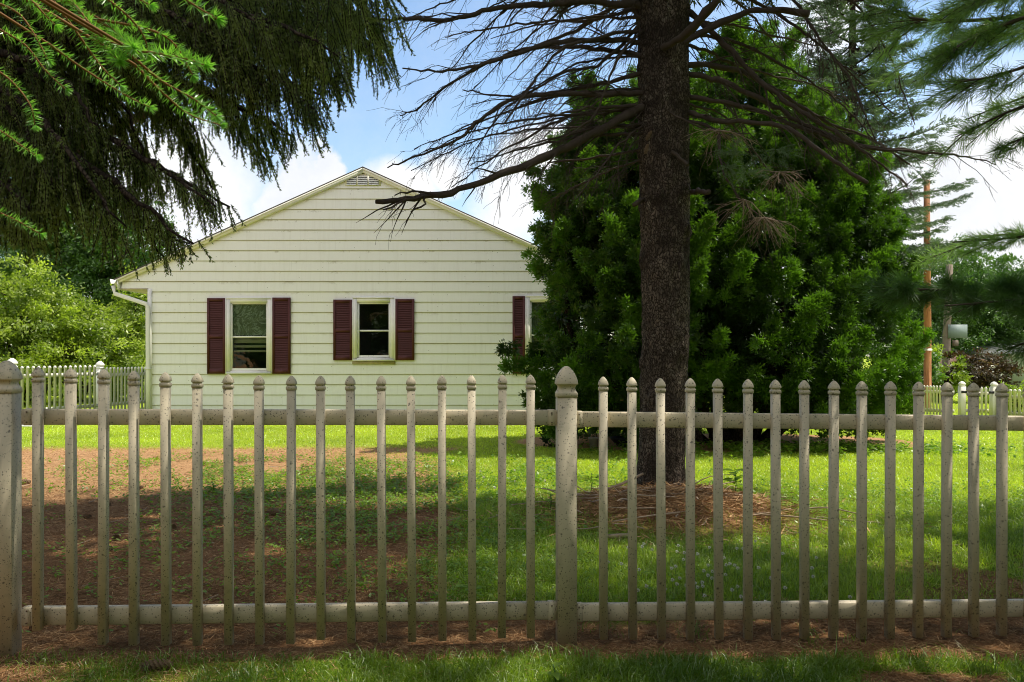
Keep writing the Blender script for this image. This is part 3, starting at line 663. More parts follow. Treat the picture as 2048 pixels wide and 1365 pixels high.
# windows
def window(a, b, c, d, kind):
    x0, x1, z0, z1 = hx(a)-hl[0], hx(b)-hl[0], hz(d), hz(c)
    w = MB(); cw = .098
    for bx in ((x0, x0+cw, z0, z1), (x1-cw, x1, z0, z1), (x0+cw, x1-cw, z1-cw*.9, z1), (x0+cw, x1-cw, z0, z0+cw*.55)):
        w.box(bx[0], bx[1], -.042, .02, bx[2], bx[3])
    # raised outer lip
    for bx in ((x0-.006, x0+.016, z0-.004, z1+.006), (x1-.016, x1+.006, z0-.004, z1+.006), (x0+.016, x1-.016, z1-.014, z1+.006)):
        w.box(bx[0], bx[1], -.052, -.0425, bx[2], bx[3])
    win = w.build('window', M_TRIM, house)
    MB().box(x0+.02, x1-.02, -.075, -.043, z0-.002, z0+.028).build('sill', M_WHITE, win)
    ix0, ix1, iz0, iz1 = x0+cw, x1-cw, z0+cw*.55, z1-cw*.9
    fm = MB(); t = .03 if kind == 0 else .036
    zm = iz0+(iz1-iz0)*(.50 if kind == 0 else .49)
    for bx in ((ix0, ix0+t, iz0, iz1), (ix1-t, ix1, iz0, iz1), (ix0+t, ix1-t, iz1-t, iz1), (ix0+t, ix1-t, iz0, iz0+t*.8)): fm.box(bx[0], bx[1], -.015, .05, bx[2], bx[3])
    fm.box(ix0+t, ix1-t, .004, .035, zm-.016, zm+.016)
    s_ = fm.build('sash_frame', M_TRIM if kind == 0 else M_WHITE, win)
    for q, (za, zb) in enumerate(((zm+.016, iz1-t), (iz0+t*.8, zm-.016))):
        gp = MB().add([(ix0+t, .02, za), (ix1-t, .02, za), (ix1-t, .02, zb), (ix0+t, .02, zb)], [(0, 1, 2, 3)]).build('pane', M_GLASS, s_)
    rm_ = MB()
    X0, X1, Z0, Z1, Y = ix0, ix1, iz0, iz1, 1.2
    rm_.add([(X0-.3, Y, Z0-.3), (X1+.3, Y, Z0-.3), (X1+.3, Y, Z1+.3), (X0-.3, Y, Z1+.3)], [(0, 1, 2, 3)])
    for q in (((X0-.3, .08), (X0-.3, Y)), ((X1+.3, .08), (X1+.3, Y))):
        rm_.add([(q[0][0], q[0][1], Z0-.3), (q[1][0], q[1][1], Z0-.3), (q[1][0], q[1][1], Z1+.3), (q[0][0], q[0][1], Z1+.3)], [(0, 1, 2, 3)])
    for z in (Z0-.3, Z1+.3): rm_.add([(X0-.3, .08, z), (X1+.3, .08, z), (X1+.3, Y, z), (X0-.3, Y, z)], [(0, 1, 2, 3)])
    rm_.build('dark_interior', M_DARK, win)
    if kind == 0:
        bl = MB()
        zz = iz1-.03
        while zz > zm+.05:
            bl.box(ix0+t, ix1-t, .08, .10, zz-.020, zz-.002); zz -= .022
        bl.box(ix0+t, ix1-t, .075, .11, zm+.36, zm+.40)
        bl.build('blind', M_BLIND, win)
        MB().add([(ix0+t, .05, zm+.02), (ix1-t, .05, zm+.02), (ix1-t, .05, iz1-t), (ix0+t, .05, iz1-t)], [(0, 1, 2, 3)]).build('plastic_film', M_FILM, win)
        fn = MB(); fn.box(ix0+t, ix1-t, .10, .22, zm-.12, zm-.02); fn.box(ix0+t, ix1-t, .07, .22, zm-.21, zm-.165)
        fn.box(ix0+t, ix1-t, .09, .2, zm-.30, zm-.26); fn.build('interior_shelf', M_SOF, win)
    return win
for k, (a, b, c, d) in enumerate(WIN):
    window(a, b, c, d, 0 if k != 1 else 1)
MB().box(hx(705)-hl[0], hx(791)-hl[0], -.030, -.012, hz(729), hz(723)).build('peeling_sill_board', plain('peeling', (.45, .38, .22), .8, .7, 12.), house)
def shutter(a, b, c, d):
    x0, x1, z0, z1 = hx(a)-hl[0], hx(b)-hl[0], hz(d), hz(c)
    s = MB(); st = .045; zm = z0+(z1-z0)*.49
    for bx in ((x0, x0+st, z0, z1), (x1-st, x1, z0, z1), (x0+st, x1-st, z1-.06, z1), (x0+st, x1-st, z0, z0+.09), (x0+st, x1-st, zm-.03, zm+.03)): s.box(bx[0], bx[1], -.055, -.02, bx[2], bx[3])
    sh = s.build('shutter', M_SHUT, house)
    for za, zb in ((z0+.09, zm-.03), (zm+.03, z1-.06)):
        lv = MB(); n = int((zb-za)/.034); h = (zb-za)/n
        for q in range(n):
            z = za+q*h; lv.add([(x0+st, -.050, z), (x1-st, -.050, z), (x1-st, -.030, z+h), (x0+st, -.030, z+h)], [(0, 1, 2, 3)])
            lv.add([(x0+st, -.050, z), (x1-st, -.050, z), (x1-st, -.030, z), (x0+st, -.030, z)], [(3, 2, 1, 0)])
        lv.build('louver_panel', M_SHUT, sh)
for q in ((416, 452, 597, 748), (546, 582, 596, 748), (667.5, 705, 600, 721), (791.5, 829, 599, 721), (1025, 1050, 593, 748), (1140, 1157, 593, 748)): shutter(*q)

# ------------------------------------------------------------------ conifers and other trees
def twig_tpl(L, nn, nl, nw, spread=.9, flat=1., stem=None):
    t = R.random(nn); a = R.uniform(0, 6.283, nn)
    d = np.stack([np.full(nn, 1.), spread*np.cos(a), spread*np.sin(a)*flat], -1)
    return kites(np.stack([t*L, np.zeros(nn), np.zeros(nn)], -1), d, nl*(.75+.5*R.random(nn)), nw)

# --- spruce with dead lower branches
sp = thing('spruce_tree', 'tall spruce with thick brown trunk and bare dead lower branches', 'tree', (TX, TY, 0))
def trunk_mesh(cx, cy, prof, seg=72, dz=.03, knots=0, amp=.012, lean=None):
    mb = MB(); z0, z1 = prof[0][0], prof[-1][0]; zs = np.arange(z0, z1, dz)
    zs = np.concatenate([zs, [z1]]); pr = np.array(prof); r = np.interp(zs, pr[:, 0], pr[:, 1]); th = np.arange(seg)/seg*6.28318
    T, Z = np.meshgrid(th, zs); rr = np.interp(Z, pr[:, 0], pr[:, 1])
    rr = rr + amp*(fbm(T*2.6*1.9, Z*2.2, 1.9, 2)-.5)*2 + amp*.5*(vnoise(T*6.1, Z*12, 1.6, 1)-.5) + amp*.75*(vnoise(T*16, Z*26, 1.5, 3)-.5)
    flare = np.clip((.45-Z)/.45, 0, 1); rr = rr*(1+.55*flare**2*(.5+.5*np.sin(T*5+1.)))
    for _ in range(knots):
        kt, kz, ks, ka = U(0, 6.28), U(.7, 4.6), U(.03, .055), U(.015, .04)
        dt = np.abs(((T-kt+3.1416) % 6.2832)-3.1416)*.21; rr = rr+ka*np.exp(-(dt**2+(Z-kz)**2)/(2*ks*ks))*np.where(dt**2+(Z-kz)**2 < (ks*.45)**2, .3, 1.)
    lx = np.interp(Z, *(zip(*lean))) if lean else 0*Z
    V = np.stack([rr*np.cos(T)+lx, rr*np.sin(T), Z], -1)
    m, n = V.shape[:2]; i, j = np.meshgrid(np.arange(m-1), np.arange(n), indexing='ij'); k = (j+1) % n
    mb.add(V.reshape(-1, 3), np.stack([i*n+j, i*n+k, (i+1)*n+k, (i+1)*n+j], -1).reshape(-1, 4)); return mb
sp_tr = trunk_mesh(0, 0, [(-.05, .235), (.25, .205), (.6, .195), (2.6, .215), (4.5, .22), (7, .19), (11, .11), (15, .03)], 150, .022, 42, .014, [(0, -.06), (1.5, .0), (4.5, -.03), (15, 0)])

def deadwood(mb, pts, r0, r1, sub=1., lvl=0, droop=-.35):
    L = np.linalg.norm(np.diff(pts, axis=0), axis=1).sum()
    n = max(4, int(L/.07) if lvl == 0 else int(L/.09))
    q = resample(pts, n); m = len(q)
    q[1:-1] += R.normal(0, .006 if lvl == 0 else .005, (m-2, 3))
    rad = np.linspace(r0, r1, m)*(1+R.normal(0, .09 if lvl == 0 else .05, m))
    mb.tube(q, rad, 7 if lvl == 0 else (4 if lvl == 1 else 3), cap=lvl == 0)
    if lvl == 0:   # stubs and old bud scars
        for _ in range(int(L*26)):
            k = R.integers(1, m-1); d = sph(1)[0]; mb.tube([q[k], q[k]+d*U(.01, .03)+d*rad[k]], [.003, .0015], 3, cap=False)
    if lvl >= 2: return
    T = np.gradient(q, axis=0); T /= np.linalg.norm(T, axis=1)[:, None]+1e-9
    cnt = int(L*(5.5 if lvl == 0 else 7)*sub)
    for _ in range(cnt):
        t = U(.12, .98)**.8; k = min(m-2, int(t*(m-1))); side = sph(1)[0]; side -= T[k]*side.dot(T[k])
        d = T[k]*U(.5, 1.1)+side*U(.35, .9)+np.array([0, 0, droop*U(.2, 1.2)]); d /= np.linalg.norm(d)
        l = (U(.15, .75)*(1.15-t*.6) if lvl == 0 else U(.05, .22))
        if lvl == 0 and L < .8: l *= .5
        p0 = q[k]; p1 = p0+d*l*.5+R.normal(0, .01, 3); p2 = p0+d*l+np.array([0, 0, -.12*l])+R.normal(0, .02, 3)
        deadwood(mb, np.array([p0, p1, p2]), max(.0022, rad[k]*.38), .0012, sub, lvl+1, droop)
DB = [  # polylines on the picture plane of the trunk, depth at the tip, base radius, tip radius, twigginess
 ([(1285, 12), (1180, 4), (1100, 8), (1000, 15), (900, 40), (820, 38), (700, 36), (600, 26)], 7.0, .036, .006, .9),
 ([(1285, 35), (1240, 12), (1150, 62), (1050, 100), (960, 128)], 8.6, .026, .008, .9),
 ([(1285, 60), (1200, 75), (1120, 100), (1055, 180), (1010, 245)], 6.8, .02, .005, 1.),
 ([(1290, 85), (1180, 80), (1090, 90), (1020, 112), (940, 135), (870, 142), (805, 137)], 6.9, .028, .005, 1.),
 ([(1290, 112), (1190, 97), (1100, 95), (1020, 107), (900, 168), (840, 215), (800, 232)], 8.1, .026, .004, 1.1),
 ([(1290, 145), (1220, 165), (1140, 180), (1050, 194), (980, 190), (925, 180)], 7.9, .024, .004, .9),
 ([(1290, 188), (1200, 190), (1100, 190), (1030, 197), (960, 240), (920, 275), (830, 315), (775, 336)], 6.8, .030, .004, .8),
 ([(1295, 213), (1230, 243), (1150, 287), (1080, 320), (1000, 350), (900, 385), (830, 396), (752, 404)], 6.5, .043, .016, .45),
 ([(1290, 300), (1200, 313), (1095, 326)], 8.3, .019, .006, .5),
 ([(1290, 320), (1210, 345), (1130, 385), (1090, 410)], 8.8, .014, .003, 1.3),
 ([(1290, 40), (1205, 125), (1120, 150), (1000, 230), (935, 330)], 7.4, .020, .003, 1.2),
 ([(1290, 60), (1235, 120), (1190, 230), (1130, 275)], 6.9, .016, .004, .8),
 ([(1290, 10), (1190, 40), (1080, 45), (960, 60), (890, 75)], 8.9, .02, .004, 1.1),
 ([(1290, 250), (1240, 290), (1190, 350), (1150, 400)], 6.9, .013, .003, 1.3),
 ([(1340, 110), (1400, 65), (1480, 30), (1545, 20), (1618, 28)], 6.9, .028, .020, .15),
 ([(1380, 25), (1450, 90), (1530, 170), (1600, 222), (1680, 270), (1740, 312), (1815, 372)], 6.9, .034, .006, .8),
 ([(1380, 130), (1480, 142), (1560, 187), (1660, 247), (1740, 277), (1820, 330)], 8.0, .030, .006, .9),
 ([(1380, 150), (1450, 166), (1550, 212), (1620, 255), (1720, 290), (1850, 304)], 7.2, .030, .010, .8),
 ([(1380, 193), (1480, 212), (1580, 246), (1700, 290), (1850, 306), (1930, 312), (1992, 330)], 7.0, .027, .003, .7),
 ([(1380, 225), (1440, 242), (1560, 252), (1640, 300), (1735, 366)], 6.6, .026, .012, .5),
 ([(1380, 45), (1460, 50), (1560, 75), (1670, 102)], 8.4, .018, .004, 1.1),
 ([(1380, -20), (1500, 0), (1600, 60), (1660, 108), (1790, 230)], 7.4, .022, .004, 1.1),
 ([(1380, -40), (1560, -20), (1640, 80), (1700, 160), (1750, 280)], 6.8, .020, .004, 1.2),
 ([(1380, 245), (1435, 262), (1442, 330), (1480, 400), (1530, 438)], 6.7, .018, .004, 1.0),
 ([(1325, 95), (1365, 75), (1400, 40), (1440, -10)], 6.8, .030, .030, .1),
 ([(1380, 90), (1450, 120), (1520, 145), (1640, 175), (1700, 215)], 8.6, .018, .004, 1.1),
 ([(1380, 70), (1470, 85), (1600, 150), (1700, 225), (1760, 300)], 7.9, .018, .003, 1.2),
 ([(1380, 210), (1450, 235), (1530, 330), (1580, 380)], 8.3, .013, .003, 1.3),
 ([(1380, -70), (1600, -60), (1720, 20), (1780, 120), (1830, 250)], 7.3, .018, .003, 1.3),
 ([(1290, -50), (1180, -60), (1060, -20), (960, 70), (900, 140)], 7.2, .018, .003, 1.3),
 ([(1290, -30), (1130, -30), (1000, -25), (880, 10), (780, 60)], 8.0, .02, .003, 1.1),
 ([(865, 391), (830, 396), (795, 408), (766, 420)], 6.45, .012, .005, .8),
 ([(872, 391), (840, 383), (812, 384), (790, 391)], 6.5, .010, .004, .6),
 ([(850, 396), (848, 410), (832, 418), (822, 424)], 6.45, .008, .004, .6),
 ([(1385, 385), (1400, 382), (1418, 384)], 7.2, .022, .018, 0.),
 ([(1290, 398), (1278, 402), (1268, 410)], 7.3, .02, .016, 0.),
 ([(1330, 218), (1380, 245), (1440, 268), (1500, 268)], 7.0, .009, .004, .6),
 ([(1345, 305), (1362, 318), (1375, 330)], 7.15, .014, .011, 0.),
]
for k in range(12):      # more of the fan on the left
    y0 = U(-20, 300); L = U(220, 480); dy = U(.05, .75)*(1 if y0 < 230 else .5)
    DB.append(([(1290, y0), (1290-L*.35, y0+L*.08*dy+U(-8, 8)), (1290-L*.7, y0+L*.38*dy+U(-8, 8)), (1290-L, y0+L*.8*dy)], U(6.7, 8.5), U(.012, .02), .003, 1.))
for pl, Zt, r0, r1, sub in DB:
    r0 *= 1.05; r1 *= 1.25; sub *= 1.6
    z0 = 7.5 if r0 < .033 or len(pl) > 5 else 7.25
    if pl[0][0] in (1325, 1330, 1345): z0 = 7.33
    if pl[0][0] < 900: z0 = 6.62
    m_ = len(pl); pts = np.array([P(px, py, z0+(Zt-z0)*(k/(m_-1))) for k, (px, py) in enumerate(pl)])-np.array([TX, TY, 0])
    # pull the foot of the branch into the trunk
    if pl[0][0] not in (1325, 1330, 1345) and pl[0][0] > 900: pts = np.vstack([[(-.05 if pl[0][0] < 1335 else .05)-.0, 0, pts[0][2]], pts])
    mb = MB(); deadwood(mb, pts, r0, r1, sub); mb.build('dead_branch', M_TWIG, sp, True)
# dried fluffy sprays and a few live tufts hanging before the arborvitae
M_DRY = plain('dry_spray', (.30, .225, .16), .9, .3, 20.)
for px, py, Zt, nn, dr_ in ((1528, 436, 6.7, 20, -.25), (1440, 262, 6.75, 14, -.3), (1560, 345, 6.8, 12, -.3), (1490, 400, 6.7, 8, -.3)):
    mb = MB(); b0_ = P(px, py, Zt)-np.array([TX, TY, 0])
    for _ in range(nn):
        d = sph(1)[0]; d[2] = -abs(d[2])*.7+.1; l = U(.12, .36); deadwood(mb, np.array([b0_, b0_+d*l*.5, b0_+d*l+[0, 0, -.05]]), .0045, .0016, 2.6, 1, dr_)
    mb.build('dry_spray', M_DRY, sp)
tp_l = twig_tpl(.10, 34, .016, .004, 1.)
for px, py, Zt in ((1465, 300, 6.75), (1490, 345, 6.7), (1455, 335, 6.8), (1550, 300, 6.9)):
    mb = MB(); b0_ = P(px, py, Zt)-np.array([TX, TY, 0]); n = 46; dd_ = sph(n)*np.array([1, 1, .5])+np.array([.2, 0, -.2]); scatter(mb, tp_l, b0_+dd_*R.uniform(0, .14, n)[:, None], dd_, 1., R.uniform(0, 6.28, n), .75); mb.build('live_tuft', M_BLUE, sp)
# branches towards and away from the viewer, above
for k in range(10):
    a = U(0, 6.28); z = U(4.7, 5.6); L = U(1.6, 2.6); d = np.array([math.cos(a), math.sin(a), -.12])
    mb = MB(); deadwood(mb, np.array([[0, 0, z], d*L*.5+[0, 0, z], d*L+[0, 0, z-.3]]), .025, .004, .6); mb.build('dead_branch', M_TWIG, sp, True)
# two cones caught on a twig
def cone(L, r, n=60):
    mb = MB(); t = (np.arange(n)+.5)/n; a = np.arange(n)*2.39996; rr = r*np.sin(math.pi*np.clip(t*.82+.12, 0, 1))**.7
    base = np.stack([rr*.45*np.cos(a), rr*.45*np.sin(a), -t*L], -1); d = np.stack([np.cos(a), np.sin(a), np.full(n, -.75)], -1)
    V, f = kites(base, d, rr*1.05+.003, r*.85, np.stack([np.cos(a), np.sin(a), np.full(n, 1.3)], -1)); mb.add(V, f, np.repeat(t, 4))
    mb.tube([(0, 0, 0), (0, 0, -L*.5), (0, 0, -L)], [r*.4, r*.5, r*.1], 8); return mb
for px, py, rx, ry in ((1303, 262, .2, .5), (1296, 288, .3, .25)):
    c = cone(.085, .019).build('cone', M_CONE, sp); c.location = P(px, py, 7.24)-np.array([TX, TY, 0]); c.rotation_euler = (rx, ry, 0)
# live crown well above the frame
def conifer_crown(mb, wood, z0, z1, Rm, nwh, tpl, per, scale, droop=-.25, shape=.85, var=None, sag=0., back=0., gap=0., org=None):
    for z in np.linspace(z0, z1, nwh):
        t = (z-z0)/(z1-z0); rad = Rm*(1-t)**shape+.15; nb = 5 if t < .8 else 4
        for _ in range(nb):
            a = U(0, 6.283)
            if gap and vnoise(a*1.3+3, z*.9, 1., 4) < gap: continue
            r = 0; r = rad*U(.8, 1.1)*(1-back*max(0, math.sin(a)))*(1+.2*max(0, -math.sin(a))); d = np.array([math.cos(a), math.sin(a), 0]); zz = z+U(-.15, .15)
            tt = np.linspace(0, 1, 6)[:, None]; q = d*r*tt+np.array([0, 0, 1.])*(zz+droop*r*tt+(.18*r)*tt**3)
            wood.tube(q, np.linspace(.012+.012*r, .004, 6), 4, cap=False)
            n = max(3, int(per*r)); u = R.uniform(.12, 1., n); s = R.uniform(-1, 1, n)*(.32*r*(1.05-u)+.10)
            side = np.array([-d[1], d[0], 0]); pos = d[None]*r*u[:, None]+side[None]*s[:, None]+np.array([0, 0, 1.])[None]*(zz+droop*r*u+(.18*r)*u**3+R.normal(0, .03, n)-np.abs(s)*.1)[:, None]
            dirs = d[None]*.8+side[None]*(np.sign(s)*R.uniform(.3, 1., n))[:, None]+np.array([0, 0, 1.])[None]*(R.normal(sag, .15, n))[:, None]
            if org is not None: kk = open_sky(pos+org); pos, dirs = pos[kk], dirs[kk]; n = len(pos)
            scatter(mb, tpl, pos, dirs, scale*(.7+.6*R.random(n)), R.uniform(0, 6.28, n), var)
tp_crown = twig_tpl(.30, 26, .05, .016, 1.0, .7)
cm, wm2 = MB(), sp_tr
conifer_crown(cm, wm2, 5.75, 14.8, 3.5, 22, tp_crown, 40, 1.2, -.12, back=.5, gap=.38, org=np.array([TX, TY, 0]))
cm.build('crown', M_CROWN, sp); wm2.build('trunk', M_BARK, sp, True)

# --- hanging Norway spruce at the left
LX, LY = -4.9, 6.3
ls = thing('spruce_tree', 'large dark spruce with drooping curtains of twigs, upper left', 'tree', (LX, LY, 0)); lo = np.array([LX, LY, 0])
ls_tr = trunk_mesh(0, 0, [(-.05, .3), (.5, .27), (5, .24), (9, .15), (13, .04)], 48, .08, 6, .014)
strand = twig_tpl(.34, 120, .017, .0034, .95)
strand_s = twig_tpl(.16, 42, .024, .0075, .95)
def hang(mb, wood, q, dens, lmin, lmax, cone_=.28, var=None):
    """drooping twigs along a limb; each strand is a chain of needle twigs"""
    L = np.linalg.norm(np.diff(q, axis=0), axis=1).sum(); n = int(L*dens*1.9); m = len(q)
    for _ in range(n):
        t = R.random()**.85; k = t*(m-1); i0 = min(m-2, int(k)); p = q[i0]*(1-k+i0)+q[i0+1]*(k-i0)+R.normal(0, .05, 3)*np.array([1, 1.6, .3])
        T = q[i0+1]-q[i0]; T /= np.linalg.norm(T)
        d = T*U(.1, .75)+R.normal(0, .25, 3); d[2] = -abs(d[2])-.9; d /= np.linalg.norm(d)
        l = U(lmin, lmax)*(1.25-.55*t); ns = max(1, int(l/.15)); pts = [p]
        v = R.random() if var is None else var*R.random()
        for s in range(ns):
            d = d+np.array([0, 0, -.18])+R.normal(0, .10, 3); d /= np.linalg.norm(d); pts.append(pts[-1]+d*.15)
        pts = np.array(pts); D_ = np.diff(pts, axis=0)
        scatter(mb, strand_s, pts[:-1], D_, 1., R.uniform(0, 6.28, len(D_)), v)
        if R.random() < .6:   # forks
            for s in range(1, len(pts)-1):
                dd_ = D_[s]+R.normal(0, .09, 3); scatter(mb, strand_s, pts[s][None], dd_[None], U(.6, 1.), None, v)
        wood.tube(pts, [.003]*len(pts), 3, cap=False)
LIMB = [  # (points px,py,Z ...), density of strands, min, max length
 ([(-330, 60, 6.3), (0, 30, 6.2), (300, -30, 6.), (540, -40, 5.9), (770, -20, 5.8)], 34, .3, .85),
 ([(-330, 40, 6.3), (100, -20, 6.6), (400, -40, 6.8), (640, -10, 6.9), (770, 90, 6.9)], 34, .3, .8),
 ([(-330, 80, 6.3), (100, 60, 6.1), (350, 40, 5.9), (560, 70, 5.8), (690, 140, 5.7)], 36, .3, .62),
 ([(-330, 100, 6.3), (60, 80, 5.9), (300, 90, 5.5), (500, 130, 5.3), (640, 225, 5.2)], 34, .25, .45),
 ([(-330, 120, 6.3), (50, 120, 6.4), (250, 150, 6.6), (450, 200, 6.7), (585, 275, 6.7)], 36, .25, .45),
 ([(-330, 120, 6.3), (100, 110, 6.8), (330, 150, 7.1), (470, 230, 7.2), (530, 320, 7.2)], 30, .25, .45),
 ([(-330, 240, 6.3), (0, 240, 6.2), (180, 280, 6.), (330, 340, 5.8), (455, 415, 5.7)], 30, .2, .42),
 ([(-330, 200, 6.3), (0, 190, 6.6), (200, 190, 6.9), (330, 230, 7.), (430, 380, 7.)], 24, .25, .5),
 ([(-330, 250, 6.3), (0, 260, 6.1), (150, 320, 5.9), (270, 400, 5.7), (375, 490, 5.6)], 26, .2, .38),
 ([(-330, 260, 6.3), (0, 250, 6.5), (150, 300, 6.7), (250, 400, 6.8), (330, 520, 6.8)], 26, .15, .32),
 ([(-330, 230, 6.3), (-50, 200, 6.), (60, 240, 5.8), (150, 330, 5.7), (235, 460, 5.6)], 30, .3, .5),
 ([(-330, 230, 6.3), (-80, 180, 5.9), (0, 200, 5.7), (60, 280, 5.5), (110, 380, 5.4)], 30, .35, .75),
 ([(-330, 150, 6.3), (-100, 130, 6.), (30, 140, 5.8), (120, 180, 5.7), (200, 260, 5.6)], 26, .25, .6),
 ([(-330, 0, 6.3), (-50, -60, 5.8), (200, -60, 5.5), (420, 0, 5.3), (540, 60, 5.2)], 30, .3, .7),
 ([(-330, 300, 6.3), (-100, 310, 6.), (-20, 340, 5.8), (30, 380, 5.7), (60, 420, 5.7)], 30, .3, .6),
 ([(-330, 20, 6.3), (0, -20, 7.2), (300, -10, 7.6), (500, 30, 7.7), (660, 60, 7.7)], 30, .3, .7),
 ([(-330, 150, 6.3), (-60, 120, 6.5), (100, 150, 6.6), (230, 230, 6.6), (300, 330, 6.5)], 30, .3, .8),
 ([(-330, 200, 6.3), (-100, 180, 6.1), (20, 210, 6.1), (110, 290, 6.), (170, 380, 5.9)], 26, .25, .6),
 ([(-330, 100, 6.3), (-60, 80, 6.8), (160, 100, 7.), (320, 180, 7.1), (400, 300, 7.1)], 30, .3, .7),
 ([(-330, 260, 6.3), (-120, 260, 6.0), (0, 290, 6.), (60, 360, 6.), (90, 430, 6.)], 24, .2, .5),
 ([(-330, -40, 6.3), (0, -80, 6.4), (300, -60, 6.5), (520, 0, 6.5), (640, 110, 6.4)], 32, .35, .8),
 ([(-330, -40, 6.3), (0, -60, 5.7), (250, 0, 5.4), (420, 70, 5.3), (520, 170, 5.2)], 30, .3, .6),
]
LIMB += [([(px+(0 if k == 0 else U(-25, 15)), py+(0 if k == 0 else U(-35, 5)), Z+.12*k*(1 if j_ % 2 else -1)) for k, (px, py, Z) in enumerate(pl)], dn*.4, a_, b_) for j_, (pl, dn, a_, b_) in enumerate(LIMB)]
for pl, dn, a_, b_ in LIMB:
    q = resample([P(*p) for p in pl], 24)-lo; wd = MB(); fo = MB()
    q[1:] += R.normal(0, .012, (len(q)-1, 3))
    wd.tube(q, np.linspace(.045, .006, len(q)), 7); hang(fo, wd, q, dn, a_, b_)
    o = wd.build('branch', M_BARK2, ls, True); fo.build('hanging_needles', M_SPR, o)
# thicker bare limb seen through the curtain
q = resample([P(-330, 420, 6.3), P(60, 330, 6.6), P(180, 285, 6.7), P(330, 205, 6.9)], 18)-lo; wd = MB(); wd.tube(q, np.linspace(.06, .03, len(q)), 9); wd.build('bare_limb', M_STICK, ls, True)
# upper crown above the frame
cm, w2 = MB(), ls_tr; conifer_crown(cm, w2, 5.2, 13, 3.2, 18, tp_crown, 40, 1.2, -.3, back=.4, org=lo)
cm.build('crown', M_CROWN, ls); w2.build('trunk', M_BARK, ls, True)

# --- close sunlit spruce twigs at the upper left
ns = thing('spruce_tree', 'bright sunlit spruce twigs reaching in close at the upper left', 'tree', (-2.6, 1.2, 0)); no = np.array([-2.6, 1.2, 0])
trunk_mesh(0, 0, [(-.05, .16), (.5, .13), (3.2, .10), (6, .03)], 32, .1, 0, .006).build('trunk', M_BARK, ns, True)
def shoot(mbn, mbw, pts, dens=1500, nl=.021, r=.003):
    q = resample(pts, 14); L = np.linalg.norm(np.diff(q, axis=0), axis=1).sum(); n = int(L*dens); m = len(q)
    k = R.random(n)*(m-1.001); i0 = k.astype(int); f = (k-i0)[:, None]; p = q[i0]*(1-f)+q[i0+1]*f
    T = q[i0+1]-q[i0]; T /= np.linalg.norm(T, axis=1)[:, None]; s = sph(n); s -= T*(s*T).sum(1)[:, None]; s /= np.linalg.norm(s, axis=1)[:, None]
    s[:, 2] = np.where(s[:, 2] < -.3, s[:, 2]*.5, s[:, 2])
    d = T*R.uniform(.3, .65, n)[:, None]+s+np.array([0, 0, .18]); V, fc = kites(p, d, nl*R.uniform(.8, 1.2, n), .0023); mbn.add(V, fc, np.repeat(R.random(n), 4))
    # tip tuft
    e = q[-1]; T1 = (q[-1]-q[-2])/np.linalg.norm(q[-1]-q[-2]); dd_ = T1[None]+sph(50)*.75; V, fc = kites(np.tile(e, (50, 1)), dd_, nl*.9, .0023); mbn.add(V, fc, .8)
    mbw.tube(q, np.linspace(r, .0012, m), 6)
SH = [[(60, -60, 1.7), (140, 0, 1.66), (200, 70, 1.6), (262, 100, 1.55)], [(262, 100, 1.55), (330, 110, 1.5), (372, 118, 1.46), (412, 132, 1.42)], [(120, -40, 1.7), (180, 60, 1.62), (225, 110, 1.58), (240, 122, 1.55)],
      [(250, 100, 1.6), (320, 160, 1.66), (390, 200, 1.7), (432, 232, 1.74)], [(340, -30, 1.45), (380, 5, 1.44), (434, 38, 1.42)], [(225, 60, 1.7), (262, 90, 1.62), (268, 96, 1.5)],
      [(90, -20, 1.75), (150, 60, 1.78), (200, 130, 1.82), (240, 170, 1.85)], [(0, 60, 1.9), (50, 90, 1.9), (90, 140, 1.92), (130, 178, 1.95)], [(-20, 0, 1.8), (40, 30, 1.8), (80, 90, 1.8), (95, 120, 1.8)],
      [(-60, 240, 2.1), (0, 262, 2.1), (40, 290, 2.1), (72, 312, 2.1)], [(-80, 420, 2.2), (-20, 420, 2.2), (30, 440, 2.2), (80, 468, 2.2)], [(0, -40, 1.7), (60, 0, 1.7), (90, 30, 1.7), (110, 50, 1.7)],
      [(170, -30, 1.6), (230, 10, 1.6), (280, 60, 1.62), (300, 110, 1.65)], [(200, 40, 1.7), (300, 60, 1.72), (350, 90, 1.75), (385, 150, 1.8)], [(200, -40, 1.7), (260, -10, 1.7), (300, 10, 1.7)], [(-40, 120, 2.0), (20, 160, 2.0), (60, 210, 2.0), (70, 250, 2.0)],
      [(270, 130, 1.8), (330, 190, 1.85), (380, 230, 1.9), (440, 250, 1.95)], [(100, 90, 1.9), (170, 140, 1.95), (250, 190, 2.), (300, 215, 2.0)]]
root_pt = np.array([0, 0, 2.7])
for s in SH:
    pts = [P(*p)-no for p in s]; nb, wb = MB(), MB()
    shoot(nb, wb, pts, 1150 if s[0][2] < 1.75 else 950)
    # connect back to the limb
    wb.tube(resample([root_pt, root_pt*.5+pts[0]*.5+np.array([0, 0, .12]), pts[0]], 8), np.linspace(.012, .003, 9)[:len(resample([root_pt, root_pt*.5+pts[0]*.5, pts[0]], 8))], 5)
    o = wb.build('twig', M_TWIGL, ns, True); nb.build('needles', M_NEAR, o)

